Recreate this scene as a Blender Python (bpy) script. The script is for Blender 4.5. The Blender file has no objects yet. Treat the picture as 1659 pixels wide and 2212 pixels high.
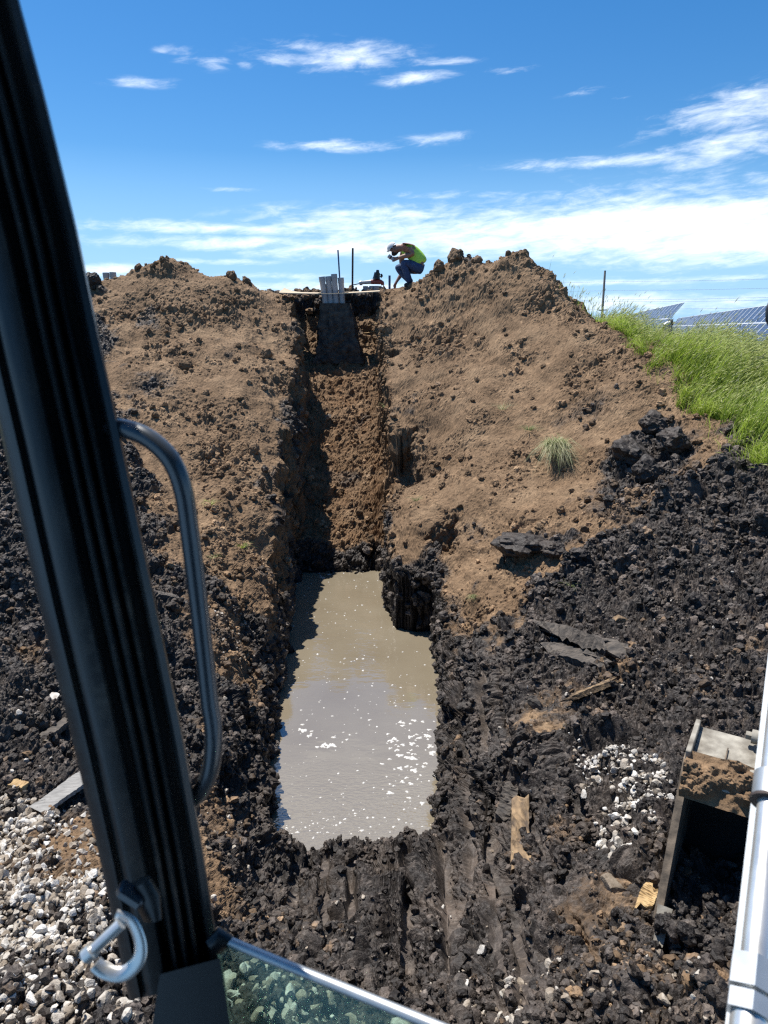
import bpy, math, random
import numpy as np
from mathutils import Vector
rng = np.random.default_rng(7)
random.seed(7)
R = math.radians
scene = bpy.context.scene
COL = scene.collection

# ------------------------------------------------------------------ camera model
F, CX, CY, PITCH = 1534.0, 829.5, 1106.0, R(15.2)
CP, SP = math.cos(PITCH), math.sin(PITCH)
def ray(px, py):
    u = (px - CX) / F; v = (CY - py) / F
    return np.array([u, CP + v * SP, -SP + v * CP])
def at(px, py, Y):
    d = ray(px, py); return d * (Y / d[1])
def att(px, py, t):
    return ray(px, py) * t
def project(P):
    P = np.asarray(P)
    t = P[..., 1] * CP - P[..., 2] * SP
    up = P[..., 1] * SP + P[..., 2] * CP
    return CX + F * P[..., 0] / t, CY - F * up / t, t

# ------------------------------------------------------------------ scene helpers
def tag(o, label=None, cat=None, group=None, kind=None):
    if label: o['label'] = label
    if cat: o['category'] = cat
    if group: o['group'] = group
    if kind: o['kind'] = kind
    return o
def empty(name, loc, label, cat, group=None):
    o = bpy.data.objects.new(name, None); COL.objects.link(o)
    o.location = loc; o.empty_display_size = 0.1
    return tag(o, label, cat, group)
def mesh_np(name, V, quads=None, tris=None, smooth=False):
    me = bpy.data.meshes.new(name)
    V = np.ascontiguousarray(V, dtype=np.float32)
    me.vertices.add(len(V)); me.vertices.foreach_set('co', V.ravel())
    nq = 0 if quads is None else len(quads); nt = 0 if tris is None else len(tris)
    loops = []; starts = []
    if nq:
        loops.append(np.asarray(quads, np.int32).ravel()); starts.append(np.arange(nq, dtype=np.int32) * 4)
    if nt:
        loops.append(np.asarray(tris, np.int32).ravel()); starts.append(nq * 4 + np.arange(nt, dtype=np.int32) * 3)
    L = np.concatenate(loops); S = np.concatenate(starts)
    me.loops.add(len(L)); me.loops.foreach_set('vertex_index', L)
    me.polygons.add(len(S)); me.polygons.foreach_set('loop_start', S)
    me.update(calc_edges=True)
    me.polygons.foreach_set('use_smooth', np.full(len(S), smooth, dtype=bool))
    return me
def fattr(me, name, vals):
    a = me.attributes.new(name, 'FLOAT', 'POINT')
    a.data.foreach_set('value', np.ascontiguousarray(vals, dtype=np.float32))
def link(name, me, m, parent=None):
    o = bpy.data.objects.new(name, me); COL.objects.link(o)
    if m: me.materials.append(m)
    if parent:
        o.parent = parent
        o.matrix_parent_inverse.identity()
    return o

class MB:
    """collects shapes (world coordinates) and links them as ONE mesh object"""
    def __init__(s): s.v = []; s.f = []
    def add(s, vs, fs):
        b = len(s.v); s.v += [tuple(map(float, p)) for p in vs]; s.f += [tuple(i + b for i in f) for f in fs]
        return s
    def box(s, c, ex, ey, ez, bev=0.0):
        c, ex, ey, ez = map(lambda q: np.array(q, float), (c, ex, ey, ez))     # half vectors
        if bev <= 0:
            vs = [c + a * ex + b * ey + d * ez for a in (-1, 1) for b in (-1, 1) for d in (-1, 1)]
            return s.add(vs, [(0, 1, 3, 2), (4, 6, 7, 5), (0, 4, 5, 1), (2, 3, 7, 6), (0, 2, 6, 4), (1, 5, 7, 3)])
        lx, ly, lz = (np.linalg.norm(q) for q in (ex, ey, ez))
        bx, by, bz = (min(.45, bev / q) for q in (lx, ly, lz))
        vs = []; idx = {}
        for a in (-1, 1):
            for b in (-1, 1):
                for d in (-1, 1):
                    for k, (sx, sy, sz) in enumerate(((1, 1 - by, 1 - bz), (1 - bx, 1, 1 - bz), (1 - bx, 1 - by, 1))):
                        idx[(a, b, d, k)] = len(vs); vs.append(c + a * sx * ex + b * sy * ey + d * sz * ez)
        fs = []
        for a in (-1, 1):
            fs.append([idx[(a, b, d, 0)] for b, d in ((-1, -1), (1, -1), (1, 1), (-1, 1))])
            fs.append([idx[(b, a, d, 1)] for b, d in ((-1, -1), (1, -1), (1, 1), (-1, 1))])
            fs.append([idx[(b, d, a, 2)] for b, d in ((-1, -1), (1, -1), (1, 1), (-1, 1))])
        for a in (-1, 1):
            for b in (-1, 1):
                fs.append([idx[(a, b, -1, 0)], idx[(a, b, 1, 0)], idx[(a, b, 1, 1)], idx[(a, b, -1, 1)]])
                fs.append([idx[(a, -1, b, 0)], idx[(a, 1, b, 0)], idx[(a, 1, b, 2)], idx[(a, -1, b, 2)]])
                fs.append([idx[(-1, a, b, 1)], idx[(1, a, b, 1)], idx[(1, a, b, 2)], idx[(-1, a, b, 2)]])
                for d in (-1, 1): fs.append([idx[(a, b, d, k)] for k in range(3)])
        return s.add(vs, fs)
    def tube(s, path, rad, n=12, cap=True, flat=1.0):
        P = [np.array(p, float) for p in path]; m = len(P)
        if not hasattr(rad, '__len__'): rad = [rad] * m
        up = None; rings = []
        for i in range(m):
            d = P[min(i + 1, m - 1)] - P[max(i - 1, 0)]; d /= np.linalg.norm(d) + 1e-12
            if up is None:
                up = np.array([0, 0, 1.]) if abs(d[2]) < .9 else np.array([1., 0, 0])
            a = up - d * (up @ d); a /= np.linalg.norm(a); b = np.cross(d, a); up = a
            rings.append([P[i] + rad[i] * (math.cos(2 * math.pi * k / n) * a + flat * math.sin(2 * math.pi * k / n) * b) for k in range(n)])
        vs = [q for r in rings for q in r]; fs = []
        for i in range(m - 1):
            for k in range(n):
                k2 = (k + 1) % n
                fs.append((i * n + k, i * n + k2, (i + 1) * n + k2, (i + 1) * n + k))
        if cap:
            fs.append(tuple(range(n - 1, -1, -1))); fs.append(tuple((m - 1) * n + k for k in range(n)))
        return s.add(vs, fs)
    def build(s, name, m, parent=None, smooth=False, loc=None):
        V = np.array(s.v)
        if parent is not None:
            base = Vector((0, 0, 0)); p = parent
            while p: base = base + p.location; p = p.parent
            V = V - np.array(base)
        elif loc is not None: V = V - np.array(loc)
        me = bpy.data.meshes.new(name); me.from_pydata([tuple(p) for p in V], [], s.f); me.update()
        if smooth: 
            me.polygons.foreach_set('use_smooth', [True] * len(me.polygons))
            try: me.set_sharp_from_angle(angle=R(40))
            except Exception: pass
        o = link(name, me, m, parent)
        if parent is None and loc is not None: o.location = loc
        return o
def spline(pts, n=8):
    P = np.array(pts, float); out = []
    for i in range(len(P) - 1):
        p0, p1, p2, p3 = P[max(i - 1, 0)], P[i], P[i + 1], P[min(i + 2, len(P) - 1)]
        for k in range(n):
            t = k / n
            out.append(.5 * ((2 * p1) + (-p0 + p2) * t + (2 * p0 - 5 * p1 + 4 * p2 - p3) * t * t + (-p0 + 3 * p1 - 3 * p2 + p3) * t ** 3))
    out.append(P[-1]); return out

# ------------------------------------------------------------------ noise
_rs = np.random.default_rng(11)
PERM = _rs.permutation(256).astype(np.int32); PERM = np.concatenate([PERM, PERM, PERM])
GR = _rs.normal(size=(256, 3)); GR = (GR / np.linalg.norm(GR, axis=1)[:, None]).astype(np.float32)
def perlin(P, freq, off=0.0):
    Q = P.astype(np.float32) * np.float32(freq) + np.float32(off)
    I = np.floor(Q); f = Q - I; I = I.astype(np.int32) & 255
    w = f * f * f * (f * (f * 6 - 15) + 10)
    res = np.zeros(len(Q), np.float32)
    for dx in (0, 1):
        wx = w[:, 0] if dx else 1 - w[:, 0]; hx = PERM[I[:, 0] + dx]
        for dy in (0, 1):
            wy = wx * (w[:, 1] if dy else 1 - w[:, 1]); hy = PERM[(hx + I[:, 1] + dy) & 255]
            for dz in (0, 1):
                wz = wy * (w[:, 2] if dz else 1 - w[:, 2]); h = PERM[(hy + I[:, 2] + dz) & 255]
                g = GR[h]
                res += wz * (g[:, 0] * (f[:, 0] - dx) + g[:, 1] * (f[:, 1] - dy) + g[:, 2] * (f[:, 2] - dz))
    return res * 1.6
def fbm(P, freq, octv, gain=.5, off=0.0):
    a = 1.0; r = 0
    for k in range(octv):
        r = r + a * perlin(P, freq * 2.03 ** k, off + 17.3 * k); a *= gain
    return r
def hash2(i, j, seed):
    h = (i * 374761393 + j * 668265263 + seed * 1442695041) & 0x7fffffff
    h = (h ^ (h >> 13)) * 1274126177 & 0x7fffffff
    return ((h ^ (h >> 16)) & 0xffff) / 65535.0
def clods(x, y, cell, prob, rmin, rmax, seed, tall=.8):
    """rounded lumps scattered on jittered cells: height and a per-lump random value"""
    gx = np.floor(x / cell).astype(np.int64); gy = np.floor(y / cell).astype(np.int64)
    H = np.zeros(len(x), np.float32); V = np.full(len(x), .5, np.float32)
    for di in (-1, 0, 1):
        for dj in (-1, 0, 1):
            i = gx + di; j = gy + dj
            on = hash2(i, j, seed) < prob
            cx = (i + .15 + .7 * hash2(i, j, seed + 1)) * cell; cy = (j + .15 + .7 * hash2(i, j, seed + 2)) * cell
            q = hash2(i, j, seed + 3); r = rmin + (rmax - rmin) * q * q
            el = .7 + .6 * hash2(i, j, seed + 4); th = hash2(i, j, seed + 5) * 6.28
            dx = x - cx; dy = y - cy
            a = (dx * np.cos(th) + dy * np.sin(th)) / el; b = (-dx * np.sin(th) + dy * np.cos(th)) * el
            d2 = (a * a + b * b) / (r * r)
            h = np.where(on & (d2 < 1), r * tall * np.sqrt(np.clip(1 - d2, 0, 1)), 0).astype(np.float32)
            up = h > H
            H = np.where(up, h, H); V = np.where(up, hash2(i, j, seed + 6), V)
    return H, V.astype(np.float32)
def sstep(a, b, x):
    t = np.clip((x - a) / (b - a), 0, 1); return t * t * (3 - 2 * t)
def poly_sd(x, y, poly):
    """signed distance to polygon, positive inside"""
    P = np.array(poly, float)[:, :2]; n = len(P)
    d = np.full(len(x), 1e9); ins = np.zeros(len(x), bool)
    for k in range(n):
        a = P[k]; b = P[(k + 1) % n]; e = b - a
        wx = x - a[0]; wy = y - a[1]
        t = np.clip((wx * e[0] + wy * e[1]) / (e @ e + 1e-12), 0, 1)
        d = np.minimum(d, (wx - t * e[0]) ** 2 + (wy - t * e[1]) ** 2)
        c = (a[1] > y) != (b[1] > y)
        xi = a[0] + (y - a[1]) * e[0] / (e[1] if abs(e[1]) > 1e-9 else 1e-9)
        ins ^= c & (x < xi)
    return np.where(ins, 1, -1) * np.sqrt(d)

# ------------------------------------------------------------------ materials
def new_mat(name):
    m = bpy.data.materials.new(name); m.use_nodes = True
    nt = m.node_tree; b = nt.nodes['Principled BSDF']
    return m, nt, b
def N(nt, t, **kw):
    n = nt.nodes.new(t)
    for k, v in kw.items():
        if k in n.inputs.keys(): n.inputs[k].default_value = v
        else: setattr(n, k, v)
    return n
def ramp(nt, fac, stops):
    r = nt.nodes.new('ShaderNodeValToRGB'); nt.links.new(fac, r.inputs[0])
    els = r.color_ramp.elements
    while len(els) < len(stops): els.new(.5)
    for e, (p, c) in zip(els, stops):
        e.position = p; e.color = (*c, 1) if len(c) == 3 else c
    return r.outputs[0]
def mixc(nt, fac, a, b, mode='MIX'):
    m = nt.nodes.new('ShaderNodeMix'); m.data_type = 'RGBA'; m.blend_type = mode
    for i, v in ((0, fac), (6, a), (7, b)):
        if isinstance(v, (int, float)): m.inputs[i].default_value = v
        elif isinstance(v, tuple): m.inputs[i].default_value = (*v, 1)
        else: nt.links.new(v, m.inputs[i])
    return m.outputs[2]
def math_n(nt, op, a, b=None, c=None, clamp=False):
    m = nt.nodes.new('ShaderNodeMath'); m.operation = op; m.use_clamp = clamp
    for i, v in enumerate((a, b, c)):
        if v is None: continue
        if isinstance(v, (int, float)): m.inputs[i].default_value = v
        else: nt.links.new(v, m.inputs[i])
    return m.outputs[0]
def objco(nt): return nt.nodes.new('ShaderNodeTexCoord').outputs['Object']
def noise(nt, vec, scale, detail=4, rough=.55):
    n = N(nt, 'ShaderNodeTexNoise', Scale=scale, Detail=detail, Roughness=rough)
    if vec is not None: nt.links.new(vec, n.inputs['Vector'])
    return n.outputs['Fac']
def simple(name, c1, c2, rough=.5, metal=0.0, scale=20, bump=.0, spec=None, coat=0.0, stretch=None, detail=5, bdist=.01):
    m, nt, b = new_mat(name); v = objco(nt)
    if stretch:
        mp = N(nt, 'ShaderNodeMapping'); mp.inputs['Scale'].default_value = stretch
        nt.links.new(v, mp.inputs[0]); v = mp.outputs[0]
    n = noise(nt, v, scale, detail)
    c = ramp(nt, n, [(.32, c1), (.68, c2)]); nt.links.new(c, b.inputs['Base Color'])
    r2 = math_n(nt, 'MULTIPLY_ADD', n, .25, rough - .12); nt.links.new(r2, b.inputs['Roughness'])
    b.inputs['Metallic'].default_value = metal
    if coat: b.inputs['Coat Weight'].default_value = coat; b.inputs['Coat Roughness'].default_value = .08
    if spec is not None: b.inputs['Specular IOR Level'].default_value = spec
    if bump:
        bp = N(nt, 'ShaderNodeBump', Strength=bump, Distance=bdist); nt.links.new(n, bp.inputs['Height'])
        nt.links.new(bp.outputs[0], b.inputs['Normal'])
    return m
def soil_mat():
    m, nt, b = new_mat('soil'); g = N(nt, 'ShaderNodeNewGeometry').outputs['Position']
    s = N(nt, 'ShaderNodeAttribute', attribute_name='soil').outputs['Fac']
    var = N(nt, 'ShaderNodeAttribute', attribute_name='var').outputs['Fac']
    red = N(nt, 'ShaderNodeAttribute', attribute_name='red').outputs['Fac']
    wet = N(nt, 'ShaderNodeAttribute', attribute_name='wet').outputs['Fac']
    n1 = noise(nt, g, 1.7, 5); n2 = noise(nt, g, 26, 5, .65); n3 = noise(nt, g, 120, 3, .6)
    br = ramp(nt, n1, [(.25, (.122, .076, .041)), (.5, (.180, .116, .066)), (.75, (.252, .170, .100))])
    rd = ramp(nt, n2, [(.3, (.075, .040, .022)), (.7, (.215, .122, .055))])
    br = mixc(nt, red, br, rd)
    bl = ramp(nt, n2, [(.3, (.013, .0105, .009)), (.55, (.034, .028, .024)), (.78, (.098, .082, .068))])
    n5 = noise(nt, g, 2.6, 6, .65)
    bl = mixc(nt, ramp(nt, n5, [(.46, (0, 0, 0)), (.70, (.7, .7, .7))]), bl, (.066, .050, .038))
    n4 = math_n(nt, 'MULTIPLY_ADD', n2, .5, math_n(nt, 'ADD', s, -.25))
    sel = math_n(nt, 'MULTIPLY_ADD', math_n(nt, 'ADD', n4, -.5), 3.0, .5, clamp=True)
    c = mixc(nt, sel, br, bl)
    f = math_n(nt, 'MULTIPLY_ADD', math_n(nt, 'MULTIPLY', var, var), math_n(nt, 'MULTIPLY_ADD', sel, 1.0, .75), math_n(nt, 'MULTIPLY_ADD', sel, -.1, .70))
    f2 = math_n(nt, 'MULTIPLY_ADD', n3, .8, .6)
    ff = math_n(nt, 'MULTIPLY', f, f2)
    vm = N(nt, 'ShaderNodeVectorMath', operation='SCALE'); nt.links.new(c, vm.inputs[0]); nt.links.new(ff, vm.inputs['Scale'])
    c = mixc(nt, wet, vm.outputs[0], (.012, .0105, .010))
    nt.links.new(c, b.inputs['Base Color'])
    rr = math_n(nt, 'MULTIPLY_ADD', sel, -.38, .95); rr = math_n(nt, 'MULTIPLY_ADD', wet, -.35, rr)
    nt.links.new(rr, b.inputs['Roughness'])
    b.inputs['Specular IOR Level'].default_value = .28
    bp = N(nt, 'ShaderNodeBump', Strength=.8, Distance=.014); nt.links.new(n2, bp.inputs['Height'])
    bp2 = N(nt, 'ShaderNodeBump', Strength=.6, Distance=.004); nt.links.new(n3, bp2.inputs['Height'])
    nt.links.new(bp.outputs[0], bp2.inputs['Normal']); nt.links.new(bp2.outputs[0], b.inputs['Normal'])
    return m
M = {}
M['soil'] = soil_mat()
M['field'] = simple('field', (.05, .075, .022), (.11, .10, .05), .9, scale=3, bump=.4)
M['stone'] = None
def stone_mat():
    m, nt, b = new_mat('limestone'); g = N(nt, 'ShaderNodeNewGeometry').outputs['Position']
    var = N(nt, 'ShaderNodeAttribute', attribute_name='var').outputs['Fac']
    n = noise(nt, g, 30, 5, .65); n2 = noise(nt, g, 160, 3)
    a = ramp(nt, var, [(0, (.14, .105, .07)), (.35, (.33, .28, .22)), (.7, (.50, .47, .42)), (1, (.70, .68, .64))])
    d = ramp(nt, n, [(.3, (.55, .5, .44)), (.6, (1, 1, 1))])
    c = mixc(nt, 1.0, a, d, 'MULTIPLY'); nt.links.new(c, b.inputs['Base Color'])
    b.inputs['Roughness'].default_value = .85
    bp = N(nt, 'ShaderNodeBump', Strength=.5, Distance=.006); nt.links.new(n2, bp.inputs['Height']); nt.links.new(bp.outputs[0], b.inputs['Normal'])
    return m
M['stone'] = stone_mat()
def water_mat():
    m, nt, b = new_mat('muddy_water'); g = N(nt, 'ShaderNodeNewGeometry').outputs['Position']
    n = noise(nt, g, .9, 4)
    c = ramp(nt, n, [(.3, (.168, .138, .094)), (.7, (.205, .174, .124))]); nt.links.new(c, b.inputs['Base Color'])
    b.inputs['Roughness'].default_value = .06; b.inputs['IOR'].default_value = 2.0; b.inputs['Specular IOR Level'].default_value = .8
    mp = N(nt, 'ShaderNodeMapping'); mp.inputs['Scale'].default_value = (.75, 1.5, 1); nt.links.new(g, mp.inputs[0])
    n2 = noise(nt, mp.outputs[0], 4.0, 3, .5); n3 = noise(nt, mp.outputs[0], 22, 2, .5)
    sep = N(nt, 'ShaderNodeSeparateXYZ'); nt.links.new(g, sep.inputs[0])
    far = N(nt, 'ShaderNodeMapRange'); far.inputs[1].default_value = 7.6; far.inputs[2].default_value = 9.5; far.inputs[3].default_value = .0; far.inputs[4].default_value = 1.0
    nt.links.new(sep.outputs[1], far.inputs[0])
    near = N(nt, 'ShaderNodeMapRange'); near.inputs[1].default_value = 6.3; near.inputs[2].default_value = 5.5; near.inputs[3].default_value = .0; near.inputs[4].default_value = 1.0
    nt.links.new(sep.outputs[1], near.inputs[0])
    amp = math_n(nt, 'MULTIPLY_ADD', far.outputs[0], .085, .022)
    b1 = N(nt, 'ShaderNodeBump', Distance=.1); nt.links.new(amp, b1.inputs['Strength']); nt.links.new(n2, b1.inputs['Height'])
    amp2 = math_n(nt, 'MULTIPLY_ADD', near.outputs[0], .16, .004)
    b2 = N(nt, 'ShaderNodeBump', Distance=.05); nt.links.new(amp2, b2.inputs['Strength']); nt.links.new(n3, b2.inputs['Height'])
    nt.links.new(b1.outputs[0], b2.inputs['Normal']); nt.links.new(b2.outputs[0], b.inputs['Normal'])
    return m
M['water'] = water_mat()
def leaf_mat(name, c1, c2, c3, trans=.45):
    m, nt, b = new_mat(name)
    var = N(nt, 'ShaderNodeAttribute', attribute_name='var').outputs['Fac']
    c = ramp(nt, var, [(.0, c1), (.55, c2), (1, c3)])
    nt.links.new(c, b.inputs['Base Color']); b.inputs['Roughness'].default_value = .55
    b.inputs['Specular IOR Level'].default_value = .3
    tr = N(nt, 'ShaderNodeBsdfTranslucent'); nt.links.new(c, tr.inputs['Color'])
    mx = N(nt, 'ShaderNodeMixShader', Fac=trans); nt.links.new(b.outputs[0], mx.inputs[1]); nt.links.new(tr.outputs[0], mx.inputs[2])
    nt.links.new(mx.outputs[0], nt.nodes['Material Output'].inputs['Surface'])
    return m
M['grass'] = leaf_mat('grass', (.09, .16, .02), (.36, .47, .065), (.66, .66, .36), .55)
M['hay'] = leaf_mat('pulled_grass', (.09, .12, .04), (.22, .27, .11), (.5, .48, .3))
M['foam_glints'] = simple('foam_glints', (.40, .39, .37), (.54, .53, .51), .6, scale=40)
M['black'] = simple('black_paint', (.006, .008, .009), (.028, .026, .022), .38, scale=9, coat=.25, stretch=(1, 1, .25))
M['rubber'] = simple('rubber_seal', (.005, .007, .008), (.030, .029, .025), .40, scale=26, stretch=(1, 1, .07), detail=7, coat=.15)
def dusty(name, base, hi, dust, rough, scale, stretch):
    m, nt, b = new_mat(name); v = objco(nt)
    mp = N(nt, 'ShaderNodeMapping'); mp.inputs['Scale'].default_value = stretch; nt.links.new(v, mp.inputs[0])
    n1 = noise(nt, mp.outputs[0], scale, 6, .6); n2 = noise(nt, v, 5, 6, .65); n3 = noise(nt, v, 260, 3, .6); n4 = noise(nt, v, 38, 5, .7)
    c = ramp(nt, n1, [(.35, base), (.7, hi)])
    d = math_n(nt, 'MULTIPLY', ramp(nt, n2, [(.48, (0, 0, 0)), (.72, (1, 1, 1))]), ramp(nt, n4, [(.42, (0, 0, 0)), (.66, (1, 1, 1))]))
    d = math_n(nt, 'MULTIPLY', d, .55); sp_ = ramp(nt, n3, [(.66, (0, 0, 0)), (.74, (.5, .5, .5))])
    c = mixc(nt, math_n(nt, 'MAXIMUM', d, math_n(nt, 'MULTIPLY', sp_, .5)), c, dust)
    nt.links.new(c, b.inputs['Base Color']); nt.links.new(math_n(nt, 'MULTIPLY_ADD', d, .6, rough), b.inputs['Roughness'])
    return m
M['rubber'] = dusty('rubber_seal', (.005, .007, .008), (.036, .037, .036), (.13, .105, .075), .33, 26, (1, 1, .07))  # lighter streaks put the pillar's sheen into the colour; dust lies over them
M['black'] = dusty('black_paint', (.006, .008, .009), (.016, .017, .017), (.10, .082, .06), .34, 12, (1, 1, .3))
M['tube'] = simple('painted_tube', (.024, .029, .034), (.040, .047, .053), .28, scale=20, coat=.5)
M['chrome'] = simple('zinc_plate', (.60, .59, .56), (.78, .77, .74), .34, metal=.75, scale=15)
M['white'] = simple('white_paint', (.50, .53, .54), (.62, .64, .65), .4, scale=6)
M['steel'] = simple('bare_steel', (.33, .34, .33), (.5, .5, .48), .55, metal=.55, scale=30, bump=.15)
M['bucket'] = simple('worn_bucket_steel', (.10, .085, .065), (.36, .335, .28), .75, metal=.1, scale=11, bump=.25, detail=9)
M['bucket_in_shade'] = simple('bucket_inside_shaded_steel', (.014, .012, .010), (.035, .029, .023), .8, metal=.1, scale=16, bump=.2)  # bucket steel again, darker: the cavity's shade and dirt put into the colour
M['muddy_steel'] = simple('muddy_steel', (.045, .035, .025), (.20, .155, .11), .85, metal=0.0, scale=13, bump=.6, detail=9, bdist=.015)
M['pvc'] = simple('grey_conduit', (.27, .29, .31), (.33, .35, .37), .45, scale=8)
M['pvc_in'] = simple('conduit_inside', (.10, .11, .12), (.14, .15, .16), .6, scale=8)
M['mud'] = simple('mud_caked', (.018, .014, .012), (.10, .075, .054), .85, scale=9, bump=.9, bdist=.03)
M['ply'] = simple('plywood', (.40, .31, .20), (.55, .45, .31), .75, scale=6, stretch=(1, 8, 8))
M['wood'] = simple('broken_wood', (.05, .033, .02), (.29, .195, .105), .85, scale=22, bump=1.0, stretch=(1, .35, 1), bdist=.02, detail=8)
M['wood_dark'] = simple('rotten_wood', (.022, .019, .017), (.12, .10, .08), .85, scale=22, bump=1.0, bdist=.02, stretch=(.4, 1, 1), detail=8)
M['wood_grey'] = simple('grey_board', (.14, .135, .125), (.27, .26, .24), .8, scale=12, bump=.5, stretch=(1, 5, 1))
M['wood_pale'] = simple('fresh_split_wood', (.27, .17, .07), (.50, .35, .17), .8, scale=9, bump=.15)
M['blue_stake'] = simple('blue_stake_paint', (.015, .045, .13), (.03, .07, .18), .5, scale=20)
M['iron'] = simple('dark_iron', (.03, .022, .02), (.07, .055, .05), .7, metal=.4, scale=40)
M['skin'] = simple('skin', (.20, .10, .065), (.27, .145, .095), .5, scale=12)
M['denim'] = simple('denim', (.016, .034, .085), (.05, .085, .17), .85, scale=30, bump=.3)
M['vest'] = simple('lime_vest', (.36, .62, .06), (.46, .74, .10), .7, scale=18, bump=.3)
M['boot'] = simple('boot_leather', (.018, .016, .014), (.04, .034, .028), .7, scale=30)
M['cap'] = simple('white_cap', (.50, .50, .49), (.66, .66, .65), .8, scale=25)
M['hair'] = simple('hair', (.012, .009, .007), (.03, .022, .017), .7, scale=60, bump=.5)
M['red'] = simple('red_tool', (.15, .028, .025), (.24, .045, .038), .45, scale=20)
M['pole'] = simple('pole_wood', (.12, .105, .09), (.2, .18, .16), .8, scale=4)
M['wire'] = simple('power_wire', (.16, .19, .22), (.22, .25, .28), .6, scale=1)
M['galv'] = simple('galvanised', (.35, .37, .38), (.5, .52, .53), .45, metal=.7, scale=12)
def glass_mat():
    m, nt, b = new_mat('cab_glass'); v = objco(nt)
    n = noise(nt, v, 9, 6, .7)
    gl = N(nt, 'ShaderNodeBsdfGlass', Roughness=0.0, IOR=1.12); gl.inputs['Color'].default_value = (.80, .95, .87, 1)
    df = N(nt, 'ShaderNodeBsdfDiffuse'); df.inputs['Color'].default_value = (.42, .55, .48, 1)
    fac = math_n(nt, 'MULTIPLY_ADD', n, .34, .06)
    mx = N(nt, 'ShaderNodeMixShader'); nt.links.new(fac, mx.inputs[0]); nt.links.new(gl.outputs[0], mx.inputs[1]); nt.links.new(df.outputs[0], mx.inputs[2])
    nt.links.new(mx.outputs[0], nt.nodes['Material Output'].inputs['Surface'])
    return m
M['glass'] = glass_mat()
def pv_mat():
    m, nt, b = new_mat('solar_cells'); v = N(nt, 'ShaderNodeUVMap').outputs[0]
    br = N(nt, 'ShaderNodeTexBrick', Scale=1.0); nt.links.new(v, br.inputs[0])
    br.offset = 0; br.inputs['Brick Width'].default_value = 1/6; br.inputs['Row Height'].default_value = 1/10
    br.inputs['Mortar Size'].default_value = .006
    br.inputs['Color1'].default_value = (.012, .022, .065, 1); br.inputs['Color2'].default_value = (.016, .028, .078, 1)
    br.inputs['Mortar'].default_value = (.10, .13, .2, 1)
    nt.links.new(br.outputs[0], b.inputs['Base Color']); b.inputs['Roughness'].default_value = .3
    b.inputs['Specular IOR Level'].default_value = .25
    return m
M['pv'] = pv_mat()
M['pv_frame'] = simple('panel_frame', (.6, .62, .64), (.72, .74, .75), .4, metal=.3, scale=10)

# ------------------------------------------------------------------ terrain
WATER_Z = -4.3
cps = []
def C(px, py, Y): cps.append(at(px, py, Y))
def Wd(x, y, z): cps.append(np.array([x, y, z], float))
# left pile crest and face
for a in [(190, 650, 15.4), (235, 622, 15.8), (290, 590, 16.2), (335, 573, 16.4), (368, 570, 16.5), (430, 590, 16.6), (468, 604, 16.7), (500, 600, 16.8), (560, 620, 17.2), (618, 648, 17.5)]: C(*a)
for a in [(215, 700, 14.6), (300, 690, 14.9), (400, 690, 15.0), (500, 690, 15.3), (590, 700, 15.6),
          (235, 800, 12.9), (350, 800, 13.0), (470, 800, 13.2), (580, 800, 13.5),
          (245, 900, 11.3), (360, 900, 11.6), (480, 900, 11.9), (580, 900, 12.2),
          (200, 1000, 9.2), (300, 1000, 10.2), (450, 1000, 10.6), (560, 1000, 11.0),
          (300, 1100, 8.8), (450, 1100, 9.3), (540, 1100, 9.6),
          (300, 1250, 7.2), (450, 1250, 7.7), (300, 1400, 5.9), (450, 1400, 6.4),
          (300, 1600, 4.55), (450, 1600, 4.9), (300, 1800, 3.45), (430, 1800, 3.75), (300, 2000, 2.62), (450, 2000, 2.85), (300, 2212, 2.05), (500, 2212, 2.2),
          (0, 940, 9.0), (0, 1000, 8.4), (0, 1100, 7.4), (0, 1250, 6.1), (0, 1500, 4.4), (0, 1800, 3.1), (0, 2000, 2.5), (0, 2212, 2.03),
          (-250, 1000, 8.2), (-250, 1250, 6.0), (-250, 1500, 4.35), (-250, 1800, 3.05), (-250, 2212, 2.0)]: C(*a)
# left lip
for a in [(622, 655, 17.3), (652, 800, 14.2), (646, 900, 12.8), (638, 980, 11.8), (615, 1098, 10.2), (590, 1250, 8.6), (566, 1400, 7.3),
          (543, 1500, 6.5), (528, 1600, 5.7), (520, 1700, 5.1), (520, 1800, 4.5), (535, 1900, 3.9), (545, 2050, 3.1)]: C(*a)
# right lip
for a in [(818, 650, 17.4), (822, 720, 15.8), (823, 800, 14.2), (826, 900, 12.8), (895, 960, 12.3), (890, 1100, 10.5), (860, 1180, 9.9), (965, 1240, 9.2),
          (965, 1380, 7.9), (955, 1500, 7.0), (955, 1700, 5.55), (945, 1790, 5.1)]: C(*a)
# near ramp
for a in [(640, 1835, 4.85), (750, 1840, 4.82), (880, 1805, 5.02), (660, 1950, 3.85), (850, 1950, 3.85), (1000, 1900, 4.05), (680, 2100, 2.98), (900, 2100, 3.02),
          (700, 2212, 2.45), (950, 2212, 2.47), (1050, 1700, 4.9), (1050, 2050, 3.1)]: C(*a)
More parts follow.
